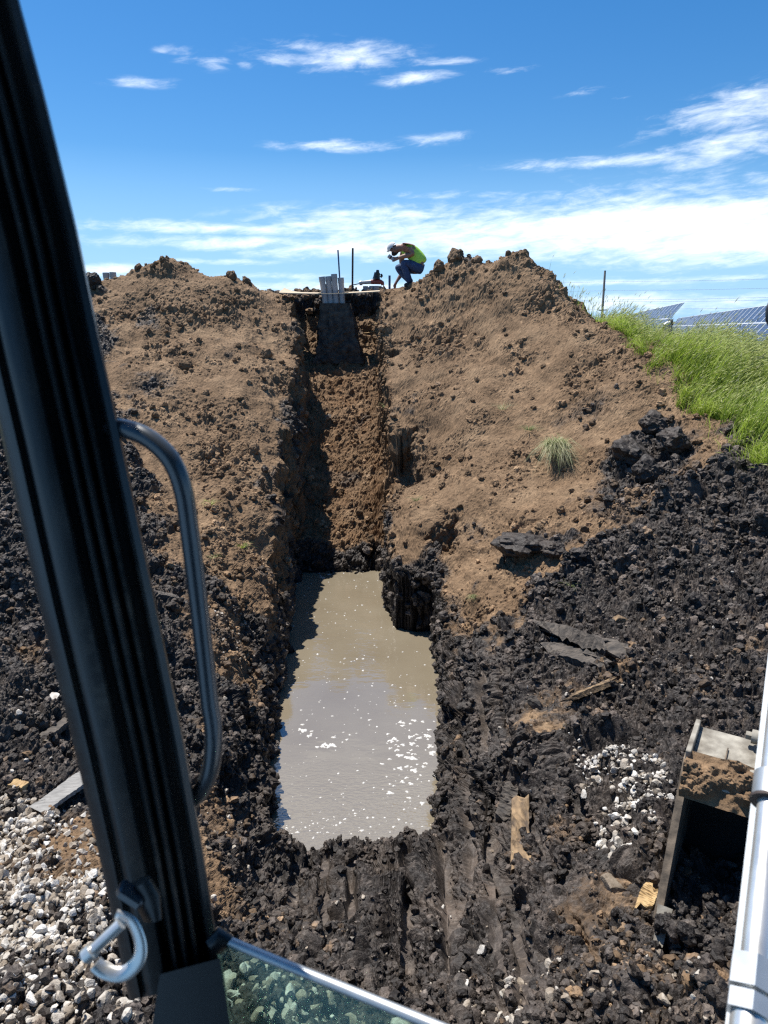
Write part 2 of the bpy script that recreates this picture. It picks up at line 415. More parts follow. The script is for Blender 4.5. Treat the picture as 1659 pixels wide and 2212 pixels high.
# right face
for a in [(930, 607, 17.3), (960, 570, 16.9), (1000, 560, 16.6), (1045, 568, 16.2), (1075, 562, 15.8), (1100, 547, 15.6), (1122, 562, 15.4), (1150, 588, 15.2), (1200, 640, 14.7), (1260, 690, 14.0),
          (1310, 714, 13.2), (1400, 803, 11.6), (1500, 905, 10.1), (1560, 968, 9.1), (1659, 1032, 7.9),
          (950, 700, 15.5), (1050, 650, 15.3), (1150, 690, 14.2), (1250, 760, 12.9), (950, 800, 13.7), (1100, 800, 13.2), (1300, 830, 11.8),
          (950, 900, 12.4), (1100, 900, 11.9), (1280, 920, 10.9), (1420, 920, 10.4), (980, 1000, 11.2), (1120, 1000, 10.7), (1280, 1000, 10.1), (1420, 1000, 9.4),
          (1000, 1100, 9.9), (1120, 1100, 9.5), (1280, 1100, 9.0), (1420, 1100, 8.4), (1540, 1090, 7.9), (1060, 1250, 8.2), (1200, 1250, 7.7), (1400, 1250, 7.0), (1560, 1250, 6.5),
          (1100, 1400, 6.5), (1250, 1400, 6.15), (1400, 1400, 5.7), (1560, 1400, 5.35), (1120, 1600, 5.0), (1250, 1600, 4.75), (1400, 1600, 4.4), (1560, 1600, 4.1),
          (1120, 1800, 3.85), (1250, 1800, 3.65), (1400, 1800, 3.4), (1560, 1800, 3.25), (1150, 2000, 2.9), (1300, 2000, 2.75), (1450, 2000, 2.62), (1600, 2000, 2.55),
          (1150, 2212, 2.2), (1350, 2212, 2.1), (1659, 2212, 2.03), (1659, 1100, 7.3), (1659, 1250, 6.2), (1659, 1400, 5.2), (1659, 1600, 4.05), (1659, 1800, 3.2),
          (1900, 1150, 6.8), (1900, 1300, 5.8), (1900, 1600, 4.0), (1900, 2000, 2.5)]: C(*a)
# back of the piles, pad and the field on the right
for a in [(-9, 17, -.6), (-8, 19.5, -.4), (-5, 19, .35), (-3.2, 18.8, .45), (-2.3, 18.4, .52), (-1, 18.6, .56), (-.2, 18.4, .62), (.1, 17.9, .64), (.45, 17.6, .70), (.9, 17.6, .78), (1.3, 18.6, .75), (3, 18.6, .5), (2.7, 16.8, .85), (3.5, 16.0, .55), (1.9, 17.4, .95), (-4.9, 17.6, .75), (-3.6, 17.9, .6),
          (-4, 21, .62), (-1, 21, .68), (1.5, 21, .65), (4, 21, .2), (5, 17, -.35), (5.2, 14.5, -.7), (6, 12, -1.0), (5.8, 10, -1.32), (5.6, 8.4, -1.55), (6, 7, -1.8),
          (9, 16, -1.6), (10, 12, -1.65), (9, 9, -1.75), (8, 19, -1.45), (7, 14, -1.2), (7.4, 16.5, -1.3), (-9, 13, -1.2), (-9, 9, -1.6), (-7, 6, -2.2), (-6, 14, -.3)]: Wd(*a)
CPS = np.array(cps)
def tps_fit(P, z, lam=.0008):
    n = len(P); d = np.linalg.norm(P[:, None] - P[None], axis=2)
    K = np.where(d > 0, d * d * np.log(d + 1e-12), 0) + lam * np.eye(n) * n * .05
    A = np.zeros((n + 3, n + 3)); A[:n, :n] = K; A[:n, n] = 1; A[:n, n + 1:] = P; A[n, :n] = 1; A[n + 1:, :n] = P.T
    return np.linalg.solve(A, np.concatenate([z, np.zeros(3)]))
TW = tps_fit(CPS[:, :2], CPS[:, 2])
def tps_eval(x, y):
    out = np.empty(len(x))
    for s in range(0, len(x), 20000):
        q = np.stack([x[s:s + 20000], y[s:s + 20000]], 1)
        d2 = ((q[:, None] - CPS[None, :, :2]) ** 2).sum(2)
        out[s:s + 20000] = (.5 * d2 * np.log(d2 + 1e-12)) @ TW[:-3] + TW[-3] + q @ TW[-2:]
    return out
NS_ = 1240; NY_ = 1240
s_core = np.linspace(-1, 1, NS_)
s_out = 1 + np.cumsum(.004 * 1.22 ** np.arange(34))
S1 = np.concatenate([-s_out[::-1], s_core, s_out])
y_core = np.exp(np.linspace(math.log(1.7), math.log(18.9), NY_))
y_far = 18.9 + np.cumsum(.05 * 1.135 ** np.arange(64)); y_near = 1.7 - np.cumsum(.012 * 1.17 ** np.arange(25))
y_near = y_near[y_near > -1.2]
Y1 = np.concatenate([y_near[::-1], y_core, y_far])
wid = 1.25 + .58 * np.clip(Y1, -1.2, 19) + np.clip(Y1 - 19, 0, None) * .9
nS, nY = len(S1), len(Y1)
# smooth surface on a 5 cm lattice, sampled bilinearly
LX = np.arange(-10.6, 11.7, .05); LY = np.arange(1.4, 22.2, .05)
_gx, _gy = np.meshgrid(LX, LY)
LZ = tps_eval(_gx.ravel(), _gy.ravel()).reshape(_gx.shape)
def bil(A, x, y):
    fx = np.clip((x - LX[0]) / .05, 0, len(LX) - 1.001); fy = np.clip((y - LY[0]) / .05, 0, len(LY) - 1.001)
    i = fx.astype(int); j = fy.astype(int); a = fx - i; b = fy - j
    return (A[j, i] * (1 - a) + A[j, i + 1] * a) * (1 - b) + (A[j + 1, i] * (1 - a) + A[j + 1, i + 1] * a) * b
def surface(x, y):
    core = (np.abs(x) < 12) & (y > 1.0) & (y < 23)
    z = bil(LZ, x, y)
    natural = np.where(y < 25, -2.6 + .075 * np.clip(y, 2, 14), -1.55) - .03 * np.clip(y - 25, 0, 80)
    fade = np.maximum(sstep(7.5, 11, -x), np.maximum(sstep(8.5, 12, x), sstep(21, 26, y)))
    z = z * (1 - fade) + natural * fade
    P2 = np.stack([x, y, 0 * x], 1)
    def oc(fn, *a, **k):
        r = np.zeros(len(x), np.float32); r[core] = fn(P2[core], *a, **k); return r
    xl = np.interp(y, [4.9, 5.2, 5.84, 7.57, 10.4, 11.8, 13.1, 14.6, 17.0, 17.5, 18.4], [-.88, -.93, -1.0, -1.18, -1.44, -1.55, -1.58, -1.62, -1.88, -2.05, -2.12])
    xr = np.interp(y, [4.9, 5.1, 5.8, 7.0, 8.8, 9.25, 9.45, 10.2, 11.8, 12.6, 15.5, 17.6, 18.4], [.36, .45, .5, .62, .72, .72, .12, .07, .1, .1, -.05, -.13, -.12])
    jag = oc(fbm, 1.3, 2) * .11 + oc(fbm, 4.5, 2) * .035
    jag = jag * np.where((x > .2) & (y < 9), .6, 1)
    d_tr = np.minimum(np.minimum(x - xl, xr - x), np.minimum(y - 5.0, 18.45 - y) * 1.2)
    floor = np.interp(y, [5.0, 5.6, 11.0, 11.75, 12.2, 17.1, 17.5, 17.75, 18.3, 18.5], [-4.5, -4.75, -4.75, -4.34, -3.9, -.95, -.86, -.78, -.15, .1])
    floor = floor + oc(fbm, 1.6, 2) * .09 * (y > 11.6)
    floor = floor + sstep(.28, .0, np.minimum(x - xl, xr - x)) * .22 * (y > 11.9) * np.clip(.4 + oc(fbm, 1.1, 2), 0, 1.3)      # crumbs heaped at the foot of the walls
    tr = sstep(-.07, .05, d_tr + jag)
    left = (x < -.75) & (y > 5.1) & (y < 18.0)
    tr = np.where(left, np.clip((d_tr + jag + .20) / .24, 0, 1) ** .9, tr)
    z = np.where(z > floor, z + (floor - z) * tr, z)
    def bite(z, tr, x0, x1, y0, y1, fz, soft=.05):
        d = np.minimum(np.minimum(x - x0, x1 - x), np.minimum(y - y0, y1 - y)) + jag * 1.1
        k = sstep(-soft, soft, d)
        return np.where(z > fz, z + (fz - z) * k, z), np.maximum(tr, k)
    z, tr = bite(z, tr, -.2, .52, 11.3, 12.45, -3.35 + .55 * (y - 11.3))
    z, tr = bite(z, tr, .38, 1.0, 9.45, 9.9, -3.3 + .3 * (1.0 - x), .12)
    z, tr = bite(z, tr, .02, .25, 14.9, 15.1, -1.4)
    for (yy, xx, rr, dd) in [(9.2, -1.55, .35, .28), (11.6, -1.65, .3, .22), (7.6, -1.5, .35, .3), (10.5, -1.7, .25, .2), (13.4, -1.8, .3, .2), (8.4, -1.45, .2, .2), (12.4, -1.75, .2, .16), (14.6, -1.95, .25, .18)]:
        q = ((x - xx) / rr) ** 2 + ((y - yy) / (rr * 1.2)) ** 2
        z = z - .6 * dd * np.exp(-q * 1.2) * (tr < .3)
    gr = sstep(1.9, 2.5, y) * np.maximum(sstep(5.0, 4.4, y), sstep(.5, .62, x) * sstep(7.2, 6.4, y)) * sstep(-.75, -.6, x) * sstep(1.5, 1.2, x)
    wob = oc(fbm, .9, 2) * .05
    z = z - gr * .085 * np.exp(-(((x + wob - .05 * y) / .27 + .5) % 1 - .5) ** 2 * 55)
    return z, tr, d_tr, jag, floor, core
X = S1[None] * wid[:, None]; Y = np.repeat(Y1[:, None], nS, 1)
zz0 = surface(X.ravel(), Y.ravel())[0].reshape(nY, nS)
def smooth_ax(A, axis, r, n=3):
    A = np.moveaxis(A, axis, 0)
    for _ in range(n):
        Pd = np.concatenate([np.repeat(A[:1], r, 0), A, np.repeat(A[-1:], r, 0)]); cs_ = np.cumsum(np.concatenate([np.zeros_like(Pd[:1]), Pd]), 0)
        A = (cs_[2 * r + 1:] - cs_[:-2 * r - 1]) / (2 * r + 1)
    return np.moveaxis(A, 0, axis)
# spread the rows and columns evenly along the surface, so that steep walls get their share of vertices
k0, k1 = len(s_out), len(s_out) + NS_
D = np.zeros_like(X)
for j in range(nY):
    a, b = X[j, k0:k1].copy(), zz0[j, k0:k1]
    cum = np.concatenate([[0], np.cumsum(np.sqrt(np.diff(a) ** 2 + np.diff(b) ** 2))])
    D[j, k0:k1] = np.interp(np.linspace(0, cum[-1], k1 - k0), cum, a) - a
X = X + smooth_ax(D, 0, 15)
zz0 = surface(X.ravel(), Y.ravel())[0].reshape(nY, nS)
r0_, r1_ = len(y_near), len(y_near) + NY_
D = np.zeros_like(Y)
for k in range(nS):
    a, b, c = Y[r0_:r1_, k].copy(), zz0[r0_:r1_, k], X[r0_:r1_, k].copy()
    cum = np.concatenate([[0], np.cumsum(np.sqrt(np.diff(a) ** 2 + np.diff(b) ** 2) / a[1:])])
    q = np.linspace(0, cum[-1], r1_ - r0_); D[r0_:r1_, k] = np.interp(q, cum, a) - a
D = smooth_ax(D, 1, 11); Yn = Y + D
for k in range(nS): X[:, k] = np.interp(Yn[:, k], Y[:, k], X[:, k])
Y = Yn
x = X.ravel(); y = Y.ravel()
z, tr, d_tr, jag, floor, core = surface(x, y)
P3 = np.stack([x, y, z], 1)
def on_core(fn, *a, **k):
    r = np.zeros(len(x), np.float32); r[core] = fn(P3[core], *a, **k); return r
# --- which soil where (0 brown subsoil, 1 black topsoil)
def poly_at(lst): return [at(*a)[:2] if len(a) == 3 else np.array(a) for a in lst]
BROWN_L = poly_at([(180, 640, 15.5), (230, 760, 13.5), (262, 900, 11.3), (300, 1030, 9.8), (345, 1130, 8.6), (420, 1260, 7.6), (520, 1330, 7.5), (585, 1290, 8.2)]) + \
          [np.array(p) for p in [(-1.35, 9.5), (-1.5, 12), (-1.6, 17), (-2, 22), (-8, 22), (-7.5, 18)]]
BROWN_R = [np.array(p) for p in [(-.2, 22), (-.3, 16), (-.1, 12.2), (-.05, 9.6)]] + \
          poly_at([(850, 1245, 9.4), (965, 1260, 9.0), (980, 1345, 8.1), (1120, 1330, 7.2), (1260, 1265, 7.6), (1380, 1170, 7.8), (1500, 1080, 8.1), (1560, 1000, 8.8)]) + \
          [np.array(p) for p in [(4.9, 10), (5.2, 14), (4.8, 18), (3, 22)]]
nb = on_core(fbm, 1.3, 4, .6) * .55
brown = np.maximum(sstep(-.45, .45, poly_sd(x, y, BROWN_L) + nb), sstep(-.45, .45, poly_sd(x, y, BROWN_R) + nb))
soil = 1 - brown
soil = np.where(y > 19.5, .25, soil)
def blob(px, py, Y, rx, ry, amt):
    global soil
    p = at(px, py, Y); q = ((x - p[0]) / rx) ** 2 + ((y - p[1]) / ry) ** 2
    k = np.exp(-q + nb * 1.2)
    soil = np.clip(soil + amt * np.clip(k, 0, 1), 0, 1)
blob(1400, 965, 9.9, .42, .5, 1.3); blob(1390, 1010, 9.4, .5, .4, 1.1); blob(1130, 1180, 8.6, .35, .22, 1.0); blob(1210, 1195, 8.3, .3, .2, .9)
blob(330, 830, 12.6, .5, .5, .55); blob(320, 690, 14.9, .25, .4, .8); blob(480, 760, 14, .6, .4, .35); blob(1010, 556, 16.6, .6, .5, .75); blob(1240, 880, 11.4, .4, .3, .3)
blob(880, 870, 13, .3, .4, .35); blob(1300, 880, 11.4, .7, .5, .3); blob(1450, 1120, 8.2, .9, .8, .55); blob(1290, 1120, 8.9, .5, .4, .3)
blob(1230, 1570, 4.9, .40, .3, -.36); blob(1320, 1460, 5.4, .25, .2, -.35); blob(1150, 1560, 5.2, .12, .12, -.5); blob(1200, 1730, 4.1, .2, .25, -.3); blob(1220, 1790, 3.7, .16, .2, -.35)
blob(1100, 1690, 4.4, .12, .2, -.35); blob(440, 1330, 6.8, .8, .6, -.45); blob(480, 1420, 6.3, .3, .4, -.5); blob(430, 1700, 4.1, .25, .5, -.5); blob(250, 1850, 3.2, .6, .35, -.65)
blob(80, 1900, 2.9, .5, .3, -.5); blob(400, 1880, 3.3, .2, .3, -.5); blob(120, 1330, 5.6, .4, .5, -.3); blob(1500, 1980, 2.8, .3, .2, -.35); blob(1320, 2120, 2.4, .5, .3, -.4)
blob(560, 1180, 9.4, .25, .4, -.5); blob(650, 2000, 3.4, .3, .3, -.25)
# trench floor and walls: reddish subsoil above, black near the water
tb = sstep(12.2, 11.8, y + nb * .6 + .3 * (z - floor))
wall_black = sstep(-3.5 - .35 * sstep(11.0, 11.6, y), -3.85 - .25 * sstep(11.0, 11.6, y), z + nb * .25 - .06 * np.clip(8 - y, 0, 4))
soil_tr = np.clip(np.maximum(tb, wall_black) + .55 * sstep(.1, .8, on_core(fbm, 1.1, 3)) * (y > 12) , 0, 1)
soil_tr = np.where(y < 10.2, np.maximum(sstep(-3.0, -3.5, z + nb * .3), sstep(8.8, 8.2, y)), soil_tr)
inside = sstep(-.12, -.02, d_tr + jag)
near_edge = sstep(-.5, -.1, d_tr) * sstep(10.6, 9.2, y)
soil = soil * (1 - inside) + soil_tr * inside
soil = np.maximum(soil, near_edge * sstep(-3.5, -3.8, z + nb * .2))
red = inside * (1 - .6 * soil_tr) * sstep(17.3, 16.3, y) * (.55 + .45 * np.clip(on_core(fbm, 2.5, 2), -1, 1))
wet = sstep(WATER_Z + .10, WATER_Z + .01, z)
pit_dark = inside * sstep(17.0, 17.6, y) * sstep(-.1, .25, z + nb * .2)
soil = np.maximum(soil, pit_dark * .8)
soil = np.clip(soil - .42 * sstep(.05, .9, on_core(fbm, 1.9, 4, .6)) * sstep(8.5, 6.5, y) * (1 - inside) * sstep(-.5, .2, np.abs(x + .3) - .9), 0, 1)
soil = np.clip(soil + .30 * sstep(.25, .9, on_core(fbm, 1.2, 4, .6) * 1.0) * (brown > .5) * (1 - inside), 0, 1)

# --- relief: lumps of many sizes
wx = x + on_core(perlin, 9) * .03 + on_core(perlin, 3.1) * .05; wy = y + on_core(perlin, 9, 50) * .03 + on_core(perlin, 3.1, 50) * .05
ci = np.where(core)[0]
Zg = z.reshape(nY, nS); Xg = x.reshape(nY, nS); Yg = y.reshape(nY, nS)
Pg = np.stack([Xg, Yg, Zg], 2)
Ng = np.cross(np.gradient(Pg, axis=1), np.gradient(Pg, axis=0)); Ng /= np.linalg.norm(Ng, axis=2)[..., None] + 1e-12
steep = sstep(.75, .25, np.abs(Ng[..., 2])).ravel().astype(np.float32)
rough = np.clip(.38 + 1.05 * on_core(fbm, .75, 4, .6), .06, 1.3)
crest = sstep(14.2, 15.8, y) * sstep(18.3, 17.6, y) * (1 - tr)
rough = np.clip(rough + .42 * crest, .06, 1.5)
rough = np.maximum(rough, np.clip(.72 + .75 * on_core(fbm, 1.6, 3), .28, 1.25) * sstep(.3, .7, soil)); rough = np.maximum(rough, np.clip(inside, 0, 1) * 1.25)
inside = np.clip(inside, 0, 1)
H = np.zeros(len(x), np.float32); VAR = np.full(len(x), .5, np.float32)
ci = np.where(core)[0]
pi = P3[ci]; cxw, cyw = wx[ci], wy[ci]
Hc = np.zeros(len(ci), np.float32); Vc = np.full(len(ci), .5, np.float32)
blk = soil[ci].astype(np.float32); rg = rough[ci].astype(np.float32); ins = inside[ci].astype(np.float32); stp = steep[ci]
for (cell, prob, r0, r1, sd, k) in [(.62, .34, .10, .27, 3, .7), (.28, .46, .05, .14, 15, .85), (.15, .5, .03, .08, 9, .95), (.08, .6, .016, .042, 21, 1.0), (.042, .7, .009, .022, 33, 1.0), (.023, .7, .006, .012, 45, 1.0)]:
    h, v = clods(cxw, cyw, cell, prob, r0, r1, sd)
    if cell > .5: g = np.clip(blk * 1.0 + .9 * (rg - .8), 0, 1) * (1 - ins * .9) * np.clip(.5 + pi[:, 1] / 9, .5, 1)
    elif cell > .1: g = np.clip(1.3 * (rg - .42) + .35 * blk, 0, 1.25) * (1 - .3 * ins)
    elif cell > .06: g = np.clip(.12 + .9 * rg, 0, 1.35)
    else: g = np.clip(.45 + .65 * rg, 0, 1.4)
    h = h * g * k * (1 - stp)
    Vc = np.where(h > .3 * r0, v, Vc)
    Hc += h
sl = fbm(pi, 2.3, 3, .55); Hc += blk * (1 - ins) * (.085 * sl + .05 * np.abs(perlin(pi, 3.6)) + .04 * sstep(.05, .25, perlin(pi, 2.9)))
f1 = fbm(pi, 1.0, 3); f2 = fbm(pi, 6.5, 3, .55); f3 = fbm(pi, 30, 3, .6)
Hc += .10 * f1 * np.clip(1 - ins * .5, 0, 1) + (.022 + .02 * blk) * f2 * (.4 + .6 * rg) + .009 * f3 * (.6 + .6 * blk)
Hc += .045 * blk * (np.abs(perlin(pi, 8.5)) - .25) + .03 * blk * (np.abs(perlin(pi, 17)) - .25) + .017 * blk * (np.abs(perlin(pi, 38)) - .25)
# runnels and slip marks down the heaps
ca, sa_ = math.cos(.75), math.sin(.75)
PG = np.stack([(pi[:, 0] * ca + pi[:, 1] * sa_ * np.sign(pi[:, 0] + .75)) * 1.0, pi[:, 2] * 4, 0 * pi[:, 0]], 1)
PG2 = np.stack([pi[:, 0] * 3.6 + .9 * pi[:, 1], pi[:, 1] * .9 - pi[:, 0] * .4, 0 * pi[:, 0]], 1)
Hc += .05 * (1 - blk) * (1 - ins) * fbm(PG2, .8, 3) * np.clip(1.2 - rg, .2, 1)
# torn, crumbling faces where the ground stands steep
Hc += stp * (.085 * fbm(pi, 2.4, 3) - .075 * np.abs(perlin(pi, 6)) - .045 * np.abs(perlin(pi, 13)) + .02 * fbm(pi, 26, 2) + .03)
PV = np.stack([pi[:, 0] * 9, pi[:, 1] * 9, pi[:, 2] * 1.2], 1)
Hc += stp * .006 * perlin(PV, 1.0)
xg, yg = pi[:, 0], pi[:, 1]
def hit0(px, py):
    d = ray(px, py); t = np.arange(1.5, 14, .01); Q_ = d[None] * t[:, None]
    k = np.argmax(Q_[:, 2] < bil(LZ, Q_[:, 0], Q_[:, 1])); return Q_[k]
trk = np.zeros(len(xg), np.float32); tn = fbm(np.stack([xg, yg, 0 * xg], 1), 3.0, 2) * .018
for line in ([(960, 1800), (968, 1960), (980, 2180)], [(1046, 1440), (1056, 1640), (1062, 1850), (1078, 2180)], [(1010, 1480), (1016, 1700), (1020, 1900)], [(1118, 1940), (1134, 2180)], [(700, 1850), (694, 2000)], [(762, 1850), (758, 1990)], [(640, 1860), (628, 1990)], [(880, 1840), (884, 2060)]):
    pts_ = [hit0(*q_) for q_ in line]
    for a_, b_ in zip(pts_[:-1], pts_[1:]):
        e_ = b_[:2] - a_[:2]; tt_ = np.clip(((xg - a_[0]) * e_[0] + (yg - a_[1]) * e_[1]) / (e_ @ e_), 0, 1)
        dd_ = np.sqrt((xg - a_[0] - tt_ * e_[0]) ** 2 + (yg - a_[1] - tt_ * e_[1]) ** 2) + tn
        trk = np.maximum(trk, sstep(.055, .022, dd_))
brk = sstep(-.45, .0, fbm(np.stack([xg * 3, yg * 1.2, 0 * xg], 1), 1.4, 2))
trk *= brk
gm = sstep(1.9, 2.4, yg) * np.maximum(sstep(5.0, 4.4, yg), sstep(.5, .62, xg) * sstep(7.2, 6.4, yg)) * sstep(-.6, -.45, xg) * sstep(1.35, 1.1, xg)
smear = gm * np.exp(-(((xg + fbm(np.stack([xg, yg, 0 * xg], 1), .9, 2) * .05 - .05 * yg) / .27 + .5) % 1 - .5) ** 2 * 42) * sstep(-.15, .35, fbm(np.stack([xg * 2, yg * .7, 0 * xg], 1), 1.3, 2) + .1)
smear = np.maximum(smear * .6, trk); Hc *= 1 - .9 * smear; Hc -= .06 * trk; Vc = Vc * (1 - smear) + .95 * smear; SMEAR = np.zeros(len(x), np.float32); SMEAR[ci] = smear
H[ci] = Hc; VAR[ci] = np.clip(Vc + .18 * f2, 0, 1)
mask = sstep(1.2, 1.9, y) * sstep(22, 19, y) * sstep(11.5, 9, np.abs(x)); H *= mask
T = Pg.reshape(-1, 3) + Ng.reshape(-1, 3) * H[:, None]
# --- split the sheet
PILE_L = [np.array(p) for p in [(-1.05, 7.9), (-1.7, 14), (-1.9, 17.6), (-2.4, 18.2), (-7.2, 18.2), (-6.8, 15.8)]] + poly_at([(205, 760, 13.4), (255, 960, 10.6), (300, 1090, 9.0), (420, 1230, 7.8)])
PILE_R = [np.array(p) for p in [(-.05, 17.6), (-.02, 9.6), (.9, 9.2), (.85, 7.9)]] + poly_at([(1150, 1310, 7.3), (1350, 1180, 7.6), (1500, 1080, 8.1), (1600, 1010, 8.2)]) + \
         [np.array(p) for p in [(4.9, 9.6), (5.0, 12), (4.9, 15), (4.3, 17.2), (2.4, 18.2), (.9, 18.2), (.3, 17.8)]]
lab = np.zeros(len(x), np.int8)
lab[(poly_sd(x, y, PILE_L) + nb * .3 > 0)] = 1
lab[(poly_sd(x, y, PILE_R) + nb * .3 > 0)] = 2
lab[(inside > .5) & (y > 5)] = 3
field_sd = np.minimum(x - np.interp(y, [5, 7, 8, 10, 12, 14, 16, 18, 22], [5.6, 4.75, 4.55, 4.75, 4.5, 4.55, 4.9, 5.3, 6.2]), y - 6.2)
lab[(field_sd + nb * .25 > 0) & (lab != 2)] = 4
lab[((y > 23) | (x < -9.5) | (x > 9.5)) & (y > 5)] = 4
soil_f = soil.astype(np.float32); red_f = np.clip(red, 0, 1); wet_f = wet
idx = np.arange(nS * nY).reshape(nY, nS)
Q = np.stack([idx[:-1, :-1], idx[:-1, 1:], idx[1:, 1:], idx[1:, :-1]], 2).reshape(-1, 4)
ql = lab[Q[:, 0]]
names = {0: ('ground', None), 1: ('dirt_mound', None), 2: ('dirt_mound', None), 3: ('trench', None), 4: ('field', None)}
for k in range(5):
    q = Q[ql == k]; u, inv = np.unique(q, return_inverse=True); inv = inv.reshape(q.shape)
    me = mesh_np(names[k][0], T[u], quads=inv, smooth=False)
    fattr(me, 'soil', soil_f[u]); fattr(me, 'var', VAR[u]); fattr(me, 'red', red_f[u]); fattr(me, 'wet', wet_f[u])
    o = link(names[k][0], me, M['field'] if k == 4 else M['soil'])
    if k == 1: tag(o, 'brown spoil heap along the trench, beside the cab pillar and grab handle', 'dirt mound', 'spoil heaps beside the trench')
    elif k == 2: tag(o, 'brown pointed spoil heap between the trench and the green grass', 'dirt mound', 'spoil heaps beside the trench')
    else: tag(o, kind='structure')
TPX, TPY, TT = project(T)
TT = np.where(T[:, 1] < 1.0, 1e9, TT)
def hit(px, py, r=5):
    m = np.where((np.abs(TPX - px) < r) & (np.abs(TPY - py) < r) & (TT < 1e8))[0]
    if len(m) == 0: return hit(px, py, r * 2)
    t0 = TT[m].min(); m2 = m[TT[m] < t0 + .25]
    return T[m2].mean(0)
_sy = np.searchsorted
RZ = np.full((int(26 / .025), int(26 / .025)), -99.0)
_m = (np.abs(T[:, 0]) < 12.9) & (T[:, 1] > .6) & (T[:, 1] < 26)
np.maximum.at(RZ, (((T[_m, 1] - .5) / .025).astype(int), ((T[_m, 0] + 13) / .025).astype(int)), T[_m, 2])
for _ in range(10):
    h_ = RZ < -50
    if not h_.any(): break
    nbm = np.full(RZ.shape, -99.0)
    for ax_ in (0, 1):
        for sh in (-1, 1): nbm = np.maximum(nbm, np.roll(RZ, sh, ax_))
    RZ = np.where(h_, nbm, RZ)
def ground_z(px_, py_):
    """terrain height at world x, y (arrays)"""
    i = np.clip(((np.asarray(py_) - .5) / .025).astype(int), 0, RZ.shape[0] - 1); j = np.clip(((np.asarray(px_) + 13) / .025).astype(int), 0, RZ.shape[1] - 1)
    return RZ[i, j]

# ------------------------------------------------------------------ water, froth and imitated glints
gx = np.linspace(-2.0, 1.3, 30); gy = np.linspace(4.75, 12.4, 60)
GX, GY = np.meshgrid(gx, gy); wi = np.arange(GX.size).reshape(GX.shape)
wq = np.stack([wi[:-1, :-1], wi[:-1, 1:], wi[1:, 1:], wi[1:, :-1]], 2).reshape(-1, 4)
me = mesh_np('water', np.stack([GX.ravel(), GY.ravel(), np.full(GX.size, WATER_Z)], 1), quads=wq, smooth=True)
tag(link('water', me, M['water']), kind='structure')
fv, ft = [], []
def flake(cx, cy, r, lobes=1):
    n = 9 if r < .02 else 18
    ang = np.linspace(0, 2 * math.pi, n, endpoint=False)
    rad = r * (1 + .18 * np.sin(2 * ang + random.random() * 6) + (.30 * np.sin(3 * ang + random.random() * 6) + .22 * np.sin(5 * ang + random.random() * 6) if lobes > 1 else 0))
    st = random.uniform(1.0, 1.35); th = random.uniform(-.5, .5)
    a = rad * np.cos(ang) * st; b = rad * np.sin(ang) / st ** .5
    xs = cx + a * math.cos(th) - b * math.sin(th); ys = cy + a * math.sin(th) + b * math.cos(th)
    base = len(fv); h = min(.006, r * .4)
    for X_, Y_ in zip(xs, ys): fv.append((X_, Y_, WATER_Z + .0008))
    for X_, Y_ in zip(xs, ys): fv.append((cx + (X_ - cx) * .7, cy + (Y_ - cy) * .7, WATER_Z + h))
    fv.append((cx, cy, WATER_Z + h * 1.05))
    for k in range(n):
        k2 = (k + 1) % n
        ft.append((base + k, base + k2, base + n + k2)); ft.append((base + k, base + n + k2, base + n + k)); ft.append((base + n + k, base + n + k2, base + 2 * n))
def on_water(px, py):
    d = ray(px, py); return d * (WATER_Z / d[2])
fr = np.random.default_rng(5)
for _ in range(360):
    yy = 5.2 + 6.2 * fr.random() ** 1.5; l = np.interp(yy, [5.2, 7.57, 10.4, 11.8], [-.9, -1.15, -1.42, -1.5]); r_ = np.interp(yy, [5, 7, 9.2, 9.5, 11.8], [.4, .6, .68, .05, .05])
    flake(l + (r_ - l) * fr.random(), yy, .003 + .010 * fr.random() ** 3)
for (px, py, n, sx, sy, r0, r1) in [(865, 1625, 34, 42, 50, .02, .05), (905, 1590, 22, 30, 30, .015, .04), (700, 1612, 5, 22, 10, .03, .055), (660, 1580, 8, 20, 14, .025, .05),
                                    (745, 1590, 7, 60, 30, .015, .03), (880, 1690, 10, 40, 28, .02, .05), (790, 1770, 14, 90, 40, .012, .03), (720, 1500, 14, 80, 70, .01, .022),
                                    (760, 1420, 14, 80, 60, .012, .025), (690, 1240, 6, 40, 6, .02, .04), (740, 1300, 16, 80, 40, .012, .026), (860, 1500, 8, 50, 60, .012, .028), (680, 1790, 26, 50, 25, .008, .018)]:  # last cluster: small white flecks standing in for sun glints
    for _ in range(n):
        p = on_water(px + sx * fr.normal() * .7, py + sy * fr.normal() * .7)
        flake(p[0], p[1], (r0 + (r1 - r0) * fr.random() ** 1.5) * .62, 2)
me = mesh_np('foam_glints', np.array(fv), tris=np.array(ft), smooth=True)
tag(link('foam_glints', me, M['foam_glints']), 'white flecks of froth and imitated sun glints on the muddy trench water', None, kind='stuff')

